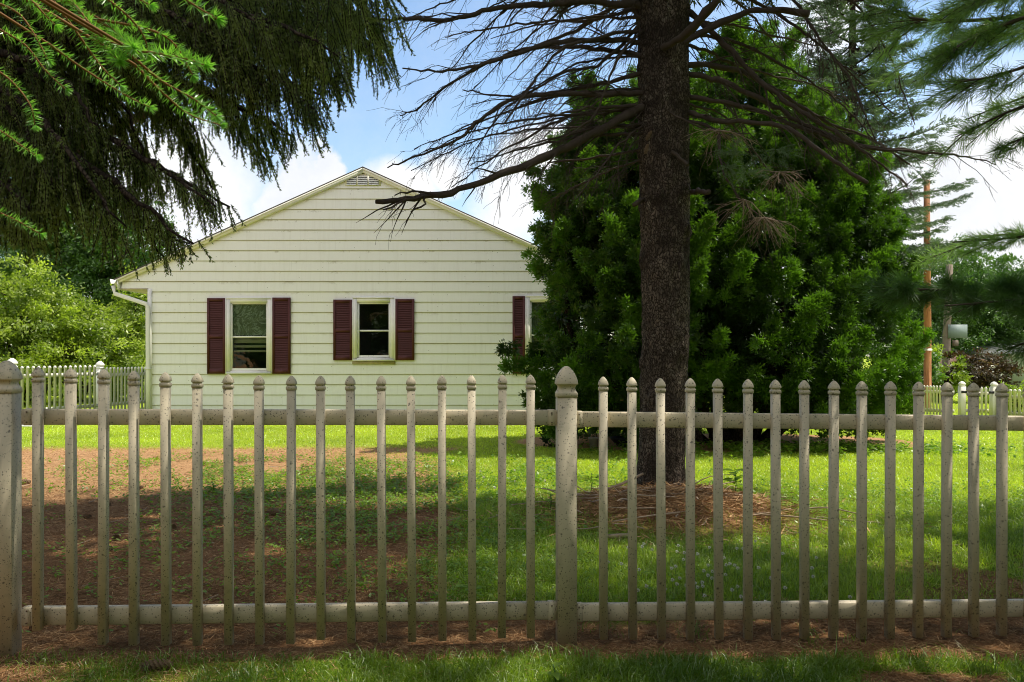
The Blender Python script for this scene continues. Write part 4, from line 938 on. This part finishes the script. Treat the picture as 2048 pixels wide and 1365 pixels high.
# --- white pine at the right
PXX, PYY = 5.4, 5.6
wp = thing('pine_tree', 'white pine with long soft needles reaching in from the right edge', 'tree', (PXX, PYY, 0)); po_ = np.array([PXX, PYY, 0])
wp_tr = trunk_mesh(0, 0, [(-.05, .3), (.5, .26), (6, .2), (13, .04)], 48, .08, 4, .014)
def tuft_tpl(n, L, w, open_=.75):
    a = R.uniform(0, 6.28, n); s = R.uniform(.1, open_, n); b = np.stack([R.uniform(-.05, .03, n), np.zeros(n), np.zeros(n)], -1)
    return kites(b, np.stack([np.ones(n), s*np.cos(a), s*np.sin(a)], -1), L*(.75+.4*R.random(n)), w)
tuft = tuft_tpl(20, .095, .0026)
def pine_bough(pts, dens, wid, tpl=tuft, var=None, r=.02, sag=-.1, sc=1.):
    q = resample([P(*p) for p in pts], 20)-po_; wd, fo = MB(), MB(); wd.tube(q, np.linspace(r, .004, len(q)), 6)
    m = len(q); L = np.linalg.norm(np.diff(q, axis=0), axis=1).sum()
    for _ in range(int(L*9)):
        t = U(.12, 1); k = min(m-2, int(t*(m-1))); T = q[k+1]-q[k]; T /= np.linalg.norm(T); s = np.cross(T, [0, 0, 1.]); s *= (1 if R.random() < .5 else -1)
        d = T*U(.5, 1.)+s*U(.3, 1.)+np.array([0, 0, U(-.35, .2)]); l = wid*U(.5, 1.1)*(1.15-.6*t); tt = np.linspace(0, 1, 5)[:, None]
        b = q[k]+d/np.linalg.norm(d)*l*tt+np.array([0, 0, sag])*l*tt**2; wd.tube(b, np.linspace(.005, .002, 5), 4, cap=False)
        n = int(dens*(1. if dens > 80 else .62)*l)+2; u = R.uniform(.15, 1., n); bp_ = b[0]+(b[-1]-b[0])*u[:, None]; dirs = (b[-1]-b[0])[None]/l*.9+sph(n)*.65+np.array([0, 0, .1])
        scatter(fo, tpl, bp_+R.normal(0, .015, (n, 3)), dirs, sc*(.8+.4*R.random(n)), R.uniform(0, 6.28, n), var)
    o = wd.build('branch', M_TWIG, wp, True); fo.build('needle_tufts', M_PINE, o)
pine_bough([(2660, -120, 5.6), (2300, -40, 5.3), (2048, 30, 5.), (1850, 40, 4.8), (1730, 10, 4.7)], 60, .5)
pine_bough([(2660, 0, 5.6), (2300, 20, 5.6), (2060, 60, 5.7), (1900, 100, 5.8), (1800, 130, 5.8)], 60, .45, var=.8)
pine_bough([(2660, 60, 5.6), (2350, 60, 5.1), (2150, 100, 4.9), (2000, 150, 4.8), (1910, 165, 4.8)], 55, .42)
pine_bough([(2660, 100, 5.6), (2350, 150, 5.4), (2180, 180, 5.3), (2040, 215, 5.2), (1910, 275, 5.2)], 52, .42)
pine_bough([(2660, 430, 5.6), (2300, 430, 5.5), (2150, 450, 5.4), (2030, 475, 5.4), (1905, 485, 5.4)], 60, .36, var=.95)  # sunlit look of this and the next bough set in needle colour
pine_bough([(2660, 430, 5.6), (2350, 450, 6.2), (2150, 480, 6.6), (2000, 470, 6.9), (1850, 520, 7.)], 60, .34, var=.9)
pine_bough([(2660, 520, 5.6), (2350, 560, 5.2), (2150, 575, 4.9), (1960, 580, 4.7), (1780, 578, 4.6)], 120, .42, var=.0)
pine_bough([(2660, 520, 5.6), (2350, 570, 5.0), (2180, 580, 4.7), (2050, 598, 4.5), (1890, 612, 4.4)], 110, .36, var=.05)
pine_bough([(2660, 560, 5.6), (2350, 620, 5.1), (2250, 640, 4.9), (2140, 660, 4.8), (2040, 690, 4.7)], 90, .3, var=.05)
pine_bough([(2660, -200, 5.6), (2350, -120, 4.6), (2150, -60, 4.2), (2000, -20, 4.), (1880, -20, 3.9)], 50, .4)
pine_bough([(2660, 40, 5.6), (2400, 90, 5.9), (2200, 140, 6.), (2060, 190, 6.), (1930, 240, 6.)], 60, .4, var=.8)
pine_bough([(2660, 100, 5.6), (2400, 180, 5.3), (2200, 230, 5.1), (2090, 260, 5.0), (1990, 300, 5.0)], 52, .34)
pine_bough([(2660, -100, 5.6), (2300, -20, 6.3), (2000, 0, 6.6), (1840, 50, 6.8), (1760, 110, 6.9)], 55, .4, var=.9)
pine_bough([(2660, -100, 5.6), (2300, -20, 4.6), (2100, 20, 4.4), (1960, 70, 4.3), (1870, 120, 4.3)], 50, .34)
tp_pine = twig_tpl(.26, 26, .09, .012, 1.0, .9)
cm, w2 = MB(), wp_tr; conifer_crown(cm, w2, 5.3, 13.5, 4.3, 19, tp_pine, 54, 1.35, -.02, .6, back=.42, gap=.24, org=po_)
cm.build('crown', M_CROWN, sp); w2.build('trunk', M_BARK, wp, True)

wp2 = thing('pine_tree', 'unseen second white pine added beyond the right edge for shade', 'tree', (8.3, 5.9, 0))  # out of view, added to cast shade over the right lawn
cm, w2 = MB(), trunk_mesh(0, 0, [(-.05, .28), (.5, .24), (6, .18), (12, .04)], 32, .12, 4, .014); conifer_crown(cm, w2, 4.8, 12.0, 3.4, 15, tp_pine, 44, 1.35, -.02, .6, back=.35, gap=.2, org=np.array([8.3, 5.9, 0]))
cm.build('crown', M_CROWN, wp2); w2.build('trunk', M_BARK, wp2, True)
# --- blue spruce far behind, right
bs = thing('spruce_tree', 'tall blue green spruce behind the arborvitae, right of the dead branches', 'tree', (*XY(1705, 20.4), 0))
bs_tr = trunk_mesh(0, 0, [(-.05, .22), (.5, .2), (8, .10), (11.4, .03)], 20, .3, 0, .01)
tpb = twig_tpl(.17, 20, .05, .014, .9, .6)
cm, w2 = MB(), bs_tr; conifer_crown(cm, w2, 3.3, 11.4, 2.5, 31, tpb, 75, 1.15, -.12, .62, gap=.25)
cm.build('crown', M_BLUE, bs); w2.build('trunk', M_BARK2, bs, True)

# --- arborvitae
AX, AY = XY(1440, 13.0)
av = thing('arborvitae_tree', 'huge dense green arborvitae beside the right corner of the house', 'tree', (AX, AY, 0)); ao = np.array([AX, AY, 0])
def fan_tpl():
    n = 10; t = np.linspace(-1.2, 1.2, n); V = []; Fq = []
    b = np.stack([np.abs(np.cos(t))*.02+.02*R.random(n), np.sin(t)*.02, np.zeros(n)], -1)
    d = np.stack([np.cos(t), np.sin(t), R.normal(0, .18, n)], -1)
    V1, F1 = kites(b, d, .060*(1.15-.4*np.abs(t)), .020, np.tile([0, 0, 1.], (n, 1))+R.normal(0, .15, (n, 3)))
    b2 = b+d*.05; V2, F2 = kites(b2, d+R.normal(0, .35, (n, 3)), .045, .017, np.tile([0, 0, 1.], (n, 1))+R.normal(0, .5, (n, 3)))
    return np.concatenate([V1, V2]), np.concatenate([F1, F2+len(V1)])
f1, f2, f3 = fan_tpl(), fan_tpl(), fan_tpl()
rot = lambda V, a: np.stack([V[:, 0], V[:, 1]*math.cos(a)-V[:, 2]*math.sin(a), V[:, 1]*math.sin(a)+V[:, 2]*math.cos(a)], -1)
tufts = [(np.concatenate([f1[0], rot(f2[0], 1.3)+[.03, 0, 0]]), np.concatenate([f1[1], f2[1]+len(f1[0])]))]
LOBES = [(1360, 12.3, 235, 1.2, .6), (1640, 13.2, 290, 1.1, .5), (1245, 12.9, 215, 1.1, .05), (1205, 12.6, 205, .88, .05), (1142, 12.3, 330, .52, .1), (1285, 13.3, 185, 1.15, .05), (1480, 13.6, 90, 1.15, .95), (1400, 12.3, 300, 1.10, .95), (1590, 13.0, 235, 1.15, .6), (1680, 12.7, 345, 1.0, .35),
         (1740, 13.1, 440, .68, .3), (1140, 12.4, 650, .36, .02), (1560, 12.0, 430, .90, .6), (1330, 11.9, 480, .75, .4), (1650, 12.0, 560, .75, .3), (1230, 11.9, 420, .85, .05), (1430, 13.9, 150, .9, 1.0), (1540, 14.2, 120, .9, .6), (1725, 12.6, 600, .40, .25)]
lob = []
for px, Z, py, r, b in LOBES: c = P(px, py, Z)-ao; lob.append((c[0], c[1], c[2], r, b))
def lrad(t): return (np.clip(1-t, 0, 1)**.43)*np.minimum(1, .72+t*1.6)
def inside(p, skip):
    o = np.zeros(len(p), bool)
    for k, (x, y, zt, r, b) in enumerate(lob):
        if k == skip: continue
        t = (p[:, 2]-b)/(zt-b); o |= (t > 0) & (t < 1) & (np.hypot(p[:, 0]-x, p[:, 1]-y) < .80*r*lrad(t))
    return o
cm = MB()
for k, (x, y, zt, r, b) in enumerate(lob):
    n = int(30*r*(zt-b)); t = R.random(n)**1.05; a = R.uniform(0, 6.283, n); z = b+t*(zt-b)
    rr = r*lrad(t)*(.68+.42*fbm(a*r*1.6+k*7, z*1.2, 1.3, k))*R.uniform(.82, 1.05, n)
    p = np.stack([x+rr*np.cos(a), y+rr*np.sin(a), z], -1); keep = ~inside(p, k)
    for p0, a0 in zip(p[keep], a[keep]):      # one plume
        L = U(.4, 1.0); out_ = np.array([math.cos(a0), math.sin(a0), 0]); ax = out_*U(.25, .95)+np.array([0, 0, U(.35, 1.)])+R.normal(0, .2, 3); ax /= np.linalg.norm(ax)
        m_ = int(30*L/.6); u = R.random(m_); w = (1-u)**.8*.15*U(.6, 1.25); sd_ = sph(m_); sd_ -= ax*(sd_@ax)[:, None]
        q = p0-ax*L*.35+ax*L*u[:, None]+sd_*w[:, None]
        d = ax*U(.8, 1.3)+sd_*.8+R.normal(0, .22, (m_, 3)); v0 = R.normal(.38, .25)
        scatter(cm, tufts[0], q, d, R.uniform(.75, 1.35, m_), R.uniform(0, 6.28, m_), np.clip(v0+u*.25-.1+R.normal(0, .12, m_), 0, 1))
    # shaded inner foliage
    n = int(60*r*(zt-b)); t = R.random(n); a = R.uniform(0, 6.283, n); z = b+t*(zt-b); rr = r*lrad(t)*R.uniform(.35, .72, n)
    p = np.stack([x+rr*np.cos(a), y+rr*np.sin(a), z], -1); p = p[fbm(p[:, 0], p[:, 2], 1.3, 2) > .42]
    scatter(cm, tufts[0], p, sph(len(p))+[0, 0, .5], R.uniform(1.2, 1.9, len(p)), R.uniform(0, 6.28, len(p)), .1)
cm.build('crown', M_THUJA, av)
sm = MB()
for k, (x, y, zt, r, b) in enumerate(lob[:14]):
    sx, sy = x*.25+U(-.2, .2), y*.25; q = resample([(sx, sy, -.05), ((sx+x)/2, (sy+y)/2, .7), (x, y, 1.6), (x, y, zt*.9)], 16)
    q[1:] += R.normal(0, .015, (len(q)-1, 3)); sm.tube(q, np.linspace(.10, .015, len(q)), 7)
    for _ in range(int(22*zt/4)):
        i0 = R.integers(4, len(q)-1); d = sph(1)[0]; d[2] = abs(d[2])*.6; l = r*U(.5, .85); sm.tube(resample([q[i0], q[i0]+d*l*.5+[0, 0, .04], q[i0]+d*l+[0, 0, .15]], 5), np.linspace(.014, .004, 7)[:len(resample([q[i0], q[i0]+d, q[i0]], 5))], 4, cap=False)
sm.build('trunk', M_BARK2, av, True)

# --- broadleaf shrubs and trees in the background
ARCH = None
def leaf_blob(mb, c, r, n, size, asp=.55, squash=.85, key=0, floor=None):
    nc = max(12, int(26*r*r)); v = sph(nc); rad = (.62+.42*R.random(nc)**.6)*(.6+.7*vnoise(v[:, 0]*2.3+key*3, v[:, 2]*2.3+v[:, 1]*1.9, 1.6, key % 6))
    cc = v*rad[:, None]*np.array([r, r, r*squash]); k = R.integers(0, nc, n); cs = R.uniform(.07, .16, nc)*min(r, 1.3); cv = np.clip(R.normal(.45, .22, nc), 0, 1)
    p = np.array(c)+cc[k]+R.normal(size=(n, 3))*cs[k][:, None]*np.array([1.2, 1.2, .75]); vv = v[k]; va = cv[k]+R.normal(0, .12, n)
    if ARCH is not None: q = open_sky(p+ARCH); p, vv, va = p[q], vv[q], va[q]
    if floor is not None: q = p[:, 2] > floor; p, vv, va = p[q], vv[q], va[q]
    n = len(p); d = vv*.7+sph(n)*.8+np.array([0, 0, -.1]); V, f = kites(p, d, size*(.55+.95*R.random(n)), size*asp, vv+sph(n)*.7+np.array([0, 0, .8])); mb.add(V, f, np.repeat(np.clip(va, 0, 1), 4))
def bush(name, label, cat, cx, cy, blobs, n, size, mat, group=None, asp=.55):
    t = thing(name, label, cat, (cx, cy, 0), group); mb = MB(); w = MB()
    for k, (dx, dy, z, r) in enumerate(blobs):
        leaf_blob(mb, (dx, dy, z), r, int(n*r*r), size, asp, .9, k, .05)
        q = resample([(dx*.1, dy*.1, -.05), (dx*.4, dy*.4, z*.45), (dx, dy, z)], 8); w.tube(q, np.linspace(.05+.03*r, .015, len(q)), 6)
        for _ in range(10): d = sph(1)[0]; w.tube([q[-2], q[-2]+d*r*.8], [.014, .004], 4, cap=False)
    mb.build('crown', mat, t); w.build('trunk', M_BARK2, t, True); return t
def rb(n, sx, sy, z0, z1, r0, r1):
    return [(U(-sx, sx), U(-sy, sy), U(z0, z1), U(r0, r1)) for _ in range(n)]
# left group, in sun
HG = 'leafy shrubs behind the left picket fence'
for k, (px, Z, lab, bl) in enumerate((
    (40, 23, 'bright green leafy shrub above the left end of the white fence', rb(9, 1.4, .8, .8, 3.6, .8, 1.2)),
    (150, 24.5, 'bright green leafy shrub above the middle of the far left fence', rb(9, 1.3, .8, .7, 3.4, .8, 1.15)),
    (270, 26, 'bright green leafy shrub right beside the left house corner', rb(9, 1.2, .8, .7, 3.6, .8, 1.1)),
    (-80, 22, 'leafy shrub cut off by the left photo edge', rb(7, 1.4, .8, .8, 3.2, .8, 1.2)))):
    bush('leafy_shrub', lab, 'shrub', *XY(px, Z), bl, 2300, .105, M_HEDGE, HG)
for k, (px, Z, zt, lab) in enumerate(((90, 31, 8.2, 'taller green tree behind the sunny shrubs, far left'), (330, 36, 6.4, 'green tree whose top shows over the left roof slope'), (215, 30, 7.4, 'green tree between the sunny shrubs and the roof'))):
    bush('leafy_tree', lab, 'tree', *XY(px, Z), rb(12, 2.1, 1.2, zt*.35, zt-.9, 1.2, 1.7), 1800, .12, M_BROAD, 'trees behind the left shrubs')
# right group
bush('leafy_tree', 'broad round tree far behind the two utility poles', 'tree', *XY(1990, 48), rb(9, 3.2, 2, 2.2, 5.0, 1.8, 2.4), 2400, .15, M_BROAD, 'trees far behind on the right')
bush('leafy_tree', 'dark tree at the right photo edge beyond the pine', 'tree', *XY(2120, 40), rb(7, 2.4, 2, 2., 4.4, 1.6, 2.2), 2200, .14, M_BROAD, 'trees far behind on the right')
bush('leafy_tree', 'green tree behind the orange utility pole', 'tree', *XY(1850, 40), rb(8, 2.0, 1.6, 1.6, 5.0, 1.5, 2.), 2400, .13, M_BROAD, 'trees far behind on the right')
bush('leafy_tree', 'tree filling the gap behind the arborvitae', 'tree', *XY(1650, 42), rb(6, 2.2, 1.6, 1.6, 3.6, 1.5, 2.), 1300, .13, M_BROAD, 'trees far behind on the right')
bush('leafy_shrub', 'yellow green shrub between the two utility poles', 'shrub', *XY(1872, 24), rb(6, .45, .4, .5, 1.35, .45, .6), 2600, .10, M_HEDGE)
bush('leafy_shrub', 'green shrub between the arborvitae and orange pole', 'shrub', *XY(1815, 22.5), rb(6, .4, .4, .4, 1.1, .45, .6), 2600, .10, M_BROAD)
bush('maroon_shrub', 'maroon and brown leaved shrub right of the grey pole', 'shrub', *XY(1975, 24), rb(8, .75, .5, .45, 1.15, .45, .7), 1900, .09, M_RED)
bush('leafy_shrub', 'bright low shrub behind the fence at the right edge', 'shrub', *XY(2035, 19.5), rb(5, .4, .3, .25, .55, .3, .4), 3500, .07, M_HEDGE)
for k, (x, y, zt) in enumerate(((-6.5, -4.5, 8.5), (-2.6, -5.2, 9.2), (1.2, -4.9, 9.), (5., -4.6, 8.8), (8.6, -3.2, 8.8), (-10., -1.5, 8.))):  # out of view, added to darken the shade in the foreground
    bush('leafy_tree', 'unseen leafy tree added behind the viewer to shade the foreground', 'tree', x, y, rb(12, 1.9, 1.0, 1.2, zt-1.4, 1.5, 2.0), 420, .26, M_BROAD, 'unseen trees added behind the viewer for shade')
ARCH = np.array([5.6, 2.7, 0])
bush('leafy_tree', 'unseen leafy tree added overhead right of the viewer for shade', 'tree', 5.6, 2.7, rb(15, 2.0, .7, 5.2, 6.6, 1.0, 1.3), 420, .2, M_BROAD)  # out of view, added to shade the strip before the fence
ARCH = None
# neighbour house glimpses
nh = thing('neighbour_house', 'pale neighbouring house just visible at the right photo edge', 'house', (*XY(2215, 34), 0))
MB().box(-2.6, 4, 0, 6, 0, 1.5).build('wall', plain('pale_green_siding', (.55, .62, .48), .7), nh)
MB().loft([np.array([(x, y, z) for x, z in ((-3., 1.45), (1., 2.5), (5., 1.45), (5., 1.35), (1., 2.38), (-3., 1.35))]) for y in (-.3, 6.3)]).build('roof', plain('pale_roof', (.5, .5, .48), .8), nh)
MB().box(-2.3, -1.5, -.02, .01, .5, 1.2).build('window', M_GLASS, nh)
nh2 = thing('garage', 'low white garage with brown roof seen behind the gate', 'garage', (*XY(1935, 33), 0))
MB().box(-1.3, 1.4, 0, 4, 0, .95).build('wall', M_WHITE, nh2)
MB().loft([np.array([(x, y, z) for x, z in ((-1.5, .92), (0, 1.3), (1.6, .92), (1.6, .86), (0, 1.22), (-1.5, .86))]) for y in (-.2, 4.2)]).build('roof', plain('brown_roof', (.25, .15, .11), .8), nh2)
MB().box(-.9, .9, -.03, -.005, .0, .7).build('door', M_TRIM, nh2)
# brown board fence seen through the arborvitae
bf = thing('board_fence', 'brown wooden board fence glimpsed between arborvitae and trunk', 'fence', (*XY(1260, 17.6), 0))
M_BRN = plain('brown_board', (.22, .11, .065), .85, .35, 12., .3, 60.)
b0 = None
for k in range(14):
    if b0 is None: b0 = MB().box(-.06, .06, -.012, .012, 0.1, .95).build('board', M_BRN, bf); o = b0
    else: o = copy_obj(b0, bf)
    o.location = (-.9+k*.15, 0, 0)
for z in (.25, .8): MB().box(-1., 1.2, .013, .05, z-.04, z+.04).build('rail', M_BRN, bf)

# ------------------------------------------------------------------ utility poles
m, N, out = new_mat('orange_pole'); g = obj_co(N, (1, 1, .12))
c = N.ramp(noise(N, g, 14., 5., .7), [(.3, (.16, .055, .02)), (.5, (.42, .17, .06)), (.7, (.55, .26, .11))])
p = N('ShaderNodeBsdfPrincipled', {'Base Color': c, 'Roughness': .8}); N.link(p.outputs[0], out.inputs[0]); M_ORP = m
M_GRP = plain('grey_pole', (.24, .19, .15), .9, .3, 10., .4, 40.)
up = thing('utility_pole', 'orange brown wooden utility pole behind the right fence', 'utility pole', (*XY(1855, 21.2), 0))
MB().tube([(0, 0, -.1), (0, 0, 2), (-.01, 0, 3.6), (-.02, 0, 5.7)], [.092, .088, .08, .07], 16).build('pole', M_ORP, up, True)
MB().tube([(0, 0, 1.45), (0, 0, 1.50)], .095, 14).build('metal_band', M_WVIN, up)
up2 = thing('utility_pole', 'grey weathered utility pole with a square sheet near mid height', 'utility pole', (*XY(1895, 25.), 0))
MB().tube([(-.08, 0, -.1), (-.02, 0, 2), (.06, 0, 4.0)], [.12, .11, .095], 14).build('pole', M_GRP, up2, True)
zs = lambda py, Z: H-(py-HZ)/F*Z
m, N, out = new_mat('grey_green_sheet'); br = N('ShaderNodeTexBrick', {'Vector': obj_co(N, (1, 1, 1)), 'Color1': (.25, .31, .30, 1), 'Color2': (.27, .33, .32, 1), 'Mortar': (.22, .28, .27, 1), 'Scale': 26., 'Mortar Size': .02}, offset=0.)
p = N('ShaderNodeBsdfPrincipled', {'Base Color': br.outputs[0], 'Roughness': .6}); N.link(p.outputs[0], out.inputs[0])
MB().box(-.05, .50, -.16, -.135, zs(677, 25), zs(650, 25)).build('sheet_sign', m, up2)
MB().box(.10, .22, -.2, -.09, zs(693, 25), zs(681, 25)).build('junction_box', M_GRP, up2)
mt = MB().box(-.17, .02, -.20, -.11, zs(761, 25), zs(749, 25)).build('meter_box', plain('grey_box', (.42, .42, .40), .5), up2)
MB().tube([(-.07, -.2, zs(755, 25)), (-.07, -.25, zs(755, 25))], .05, 12).build('meter_dial', M_WHITE, mt)
wr = MB(); wr.tube(resample([(.0, -.1, zs(600, 25)), (-.3, -.3, zs(665, 25)), (-.45, -.4, zs(690, 25))], 8), .008, 4); wr.build('cable', M_METAL, up2)

# ------------------------------------------------------------------ small things on the ground
# sticks on the mound
SG = 'dead sticks lying on the mound at the spruce base'
for k in range(90):
    x, y = TX+R.normal(0, .62), TY-.6+R.normal(0, .40)
    if math.hypot(x-TX, y-TY) < .26: continue
    a = U(0, 6.28); L = U(.18, .65); z = float(height(x, y))+.02; d = np.array([math.cos(a), math.sin(a)*.6, U(-.12, .18)])
    q = resample([(0, 0, 0), d*L*.5+R.normal(0, .015, 3), d*L], 6); r = U(.003, .010); mb = MB().tube(q, np.linspace(r, r*.5, len(q)), 5)
    o = mb.build('fallen_stick', M_STICK, None, True); o.location = (x, y, z); tag(o, 'dried dead stick lying on the needle mound at the spruce base', 'stick', SG)
for k in range(34):
    y = U(4.2, 11.); x = U(-.6*y, -.6); a = U(0, 6.28); L = U(.08, .4); z = float(height(x, y))+.008; d = np.array([math.cos(a), math.sin(a), U(-.02, .04)])
    q = resample([(0, 0, 0), d*L*.5+R.normal(0, .02, 3)*[1, 1, .2], d*L], 6); r = U(.0025, .006)
    o = MB().tube(q, np.linspace(r, r*.5, len(q)), 5).build('fallen_stick', M_STICK, None, True); o.location = (x, y, z); tag(o, 'thin dead twig lying on the bare needle litter at the left', 'stick', 'dead twigs on the litter at the left')
for k in range(9):
    y = U(4.1, 9.); x = U(-.58*y, -.3); c = cone(U(.05, .1), U(.014, .022), 60).build('spruce_cone', M_CONE); c.location = (x, y, float(height(x, y))+.018); c.rotation_euler = (0, 1.5, U(0, 6.28)); tag(c, 'small brown spruce cone lying on the needle litter behind the fence', 'cone', 'fallen cones on the litter')
# bigger debris by the mound
for px, py, Z, L, a, lab in ((1235, 1085, 6.05, .16, .1, 'pale broken wood piece at the left front edge of the needle mound'), (1245, 985, 7.3, .42, .7, 'pale straight stick leaning on the left side of the needle mound')):
    p0 = P(px, py, Z); z = float(height(p0[0], p0[1]))+.025
    o = MB().tube(resample([(-L/2, 0, 0), (0, .01, L*.12*(a > .5)), (L/2, .02, L*.3*(a > .5))], 6), .012 if a > .5 else .016, 7).build('broken_stick', M_STICK, None, True); o.location = (p0[0], p0[1], z); o.rotation_euler = (0, 0, a*.5); tag(o, lab, 'stick')
# cones on the ground
for px, py, lab in ((322, 1340, 'large spruce cone lying on the ground in front of the fence'), (52, 968, 'dark spruce cone behind the fence at the left edge'), (548, 1032, 'small spruce cone lying on the litter behind the eighth picket')):
    Z = H*F/(py-HZ); p0 = P(px, py, Z); c = cone(.13 if px == 322 else .11, .024 if px == 322 else .03, 80).build('spruce_cone', M_CONE); c.location = (p0[0]+.05, p0[1], float(height(p0[0], p0[1]))+.026); c.rotation_euler = (0, 1.5, U(-.4, .4)); tag(c, lab, 'cone')
# clover
CG = 'white clover heads in the shaded grass right of the middle post'
cl0 = None
def clover_mesh():
    mb = MB(); n = 46; v = sph(n); V, f = kites(v*.004, v+np.array([0, 0, .25]), .009, .005); mb.add(V, f); return mb
for k in range(95):
    px, py = (R.normal(1430, 90), R.normal(1165, 38)) if k < 72 else ((U(1200, 1750), U(1110, 1225)) if k < 84 else (U(870, 1120), U(945, 1000)))
    Z = H*F/(py-HZ); p0 = P(px, py, Z)
    if py < 1108 and k < 84: continue
    if cl0 is None:
        cl0 = thing('clover_flower', 'small round white clover flower in the lawn grass', 'flower', (0, 0, 0), CG); hd = clover_mesh().build('flower_head', M_CLOVER, cl0); stt = MB().tube([(0, 0, -.07), (.003, 0, 0)], .0012, 4).build('stem', M_STEM, cl0); c = cl0
    else:
        c = cl0.copy(); COL.objects.link(c)
        for ch in (hd, stt): q = ch.copy(); COL.objects.link(q); q.parent = c
    c.location = (p0[0], p0[1], float(height(p0[0], p0[1]))+U(.055, .085)); c.scale = (1., 1., .85) if Z < 8 else (1.2, 1.2, 1.)
    c['label'] = 'small round white clover flower in the shaded grass right of the post' if k < 84 else 'small white clover flower in the sunny grass left of the post'
    c['group'] = CG if k < 84 else 'white clover heads in the sunny grass left of the middle post'
# leafy seedlings
def seedling(px, py, h, n, size, label, mat=M_WEED):
    Z = H*F/(py-HZ); p0 = P(px, py, Z); t = thing('leafy_seedling', label, 'plant', (p0[0], p0[1], float(height(p0[0], p0[1]))))
    MB().tube(resample([(0, 0, -.02), (.01, 0, h*.5), (.0, .01, h)], 6), np.linspace(.006, .003, 7)[:len(resample([(0, 0, 0), (.01, 0, .5), (0, 0, 1)], 6))], 5).build('stem', M_STEM, t)
    for k in range(n):
        a = k*2.4+U(-.3, .3); z = h*(.35+.65*k/n); L = size*U(.8, 1.15); d = np.array([math.cos(a), math.sin(a), U(.1, .5)]); d /= np.linalg.norm(d); s = np.cross(d, [0, 0, 1.]); s /= np.linalg.norm(s); u = np.cross(s, d)
        lm_ = MB(); rows = []
        for tt, w in ((0, .02), (.15, .13), (.35, .24), (.6, .23), (.82, .12), (1., .01)):
            c = np.array([0, 0, z])+d*L*tt+np.array([0, 0, -.28*L*tt**2]); rows.append([c-s*w*L+u*w*L*.35, c, c+s*w*L+u*w*L*.35])
        V = np.array(rows).reshape(-1, 3); f = [(r*3+q, r*3+q+1, r*3+q+4, r*3+q+3) for r in range(5) for q in range(2)]
        lm_.add(V, f, U(.3, 1)); lm_.build('leaf', mat, t, True)
seedling(1470, 1012, .24, 11, .15, 'broad leaved green seedling growing right of the spruce trunk')
seedling(1425, 1000, .13, 5, .13, 'small broad leaved seedling close against the spruce trunk, right side')
seedling(1182, 985, .2, 8, .12, 'bright green leafy seedling in sun just right of the middle post')
seedling(1100, 1030, .14, 5, .09, 'bright two leaved seedling just left of the middle post')
seedling(1106, 1375, .09, 4, .07, 'broad leaf weed in the foreground grass before the middle post')
seedling(425, 985, .1, 8, .08, 'bright weed clump in sun between the sixth and seventh pickets')
# pale pot and dark tub under the arborvitae
for px, r, h, lab, nm, mt_ in ((1187, .07, .17, 'small pale plant pot on the ground under the arborvitae', 'plant_pot', M_GRP), ):
    c = P(px, 880, 13.2-1.2); mb = MB(); th = np.arange(20)/20*6.28318
    mb.loft([np.stack([rr*np.cos(th), rr*np.sin(th), np.full(20, z)], -1) for rr, z in ((r*.7, 0), (r, h*.85), (r*1.12, h*.86), (r*1.12, h), (r*.98, h), (r*.7, .05))]); o = mb.build(nm, plain('pale_clay', (.45, .40, .34), .8), None, True); o.location = (c[0], c[1], 0.); tag(o, lab, 'pot')
mb = MB(); th = np.arange(32)/32*6.28318
mb.loft([np.stack([a*np.cos(th), b*np.sin(th), np.full(32, z)], -1) for a, b, z in ((.22, .15, 0), (.33, .22, .12), (.36, .25, .15), (.33, .22, .15), (.2, .14, .03))]); o = mb.build('dark_tub', plain('black_plastic', (.015, .015, .015), .5), None, True); o.location = (*XY(1268, 12.2), .0); tag(o, 'shallow black plastic tub on the ground left of the spruce trunk', 'tub')
# pale splash block near the left fence post
o = MB().box(-.16, .16, -.1, .1, 0, .06).build('splash_block', M_WHITE); o.location = (*XY(50, 15.6), 0); tag(o, 'white block on the grass at the left fence corner', 'block')
print('verts', sum(len(o.data.vertices) for o in bpy.data.objects if o.type == 'MESH'))
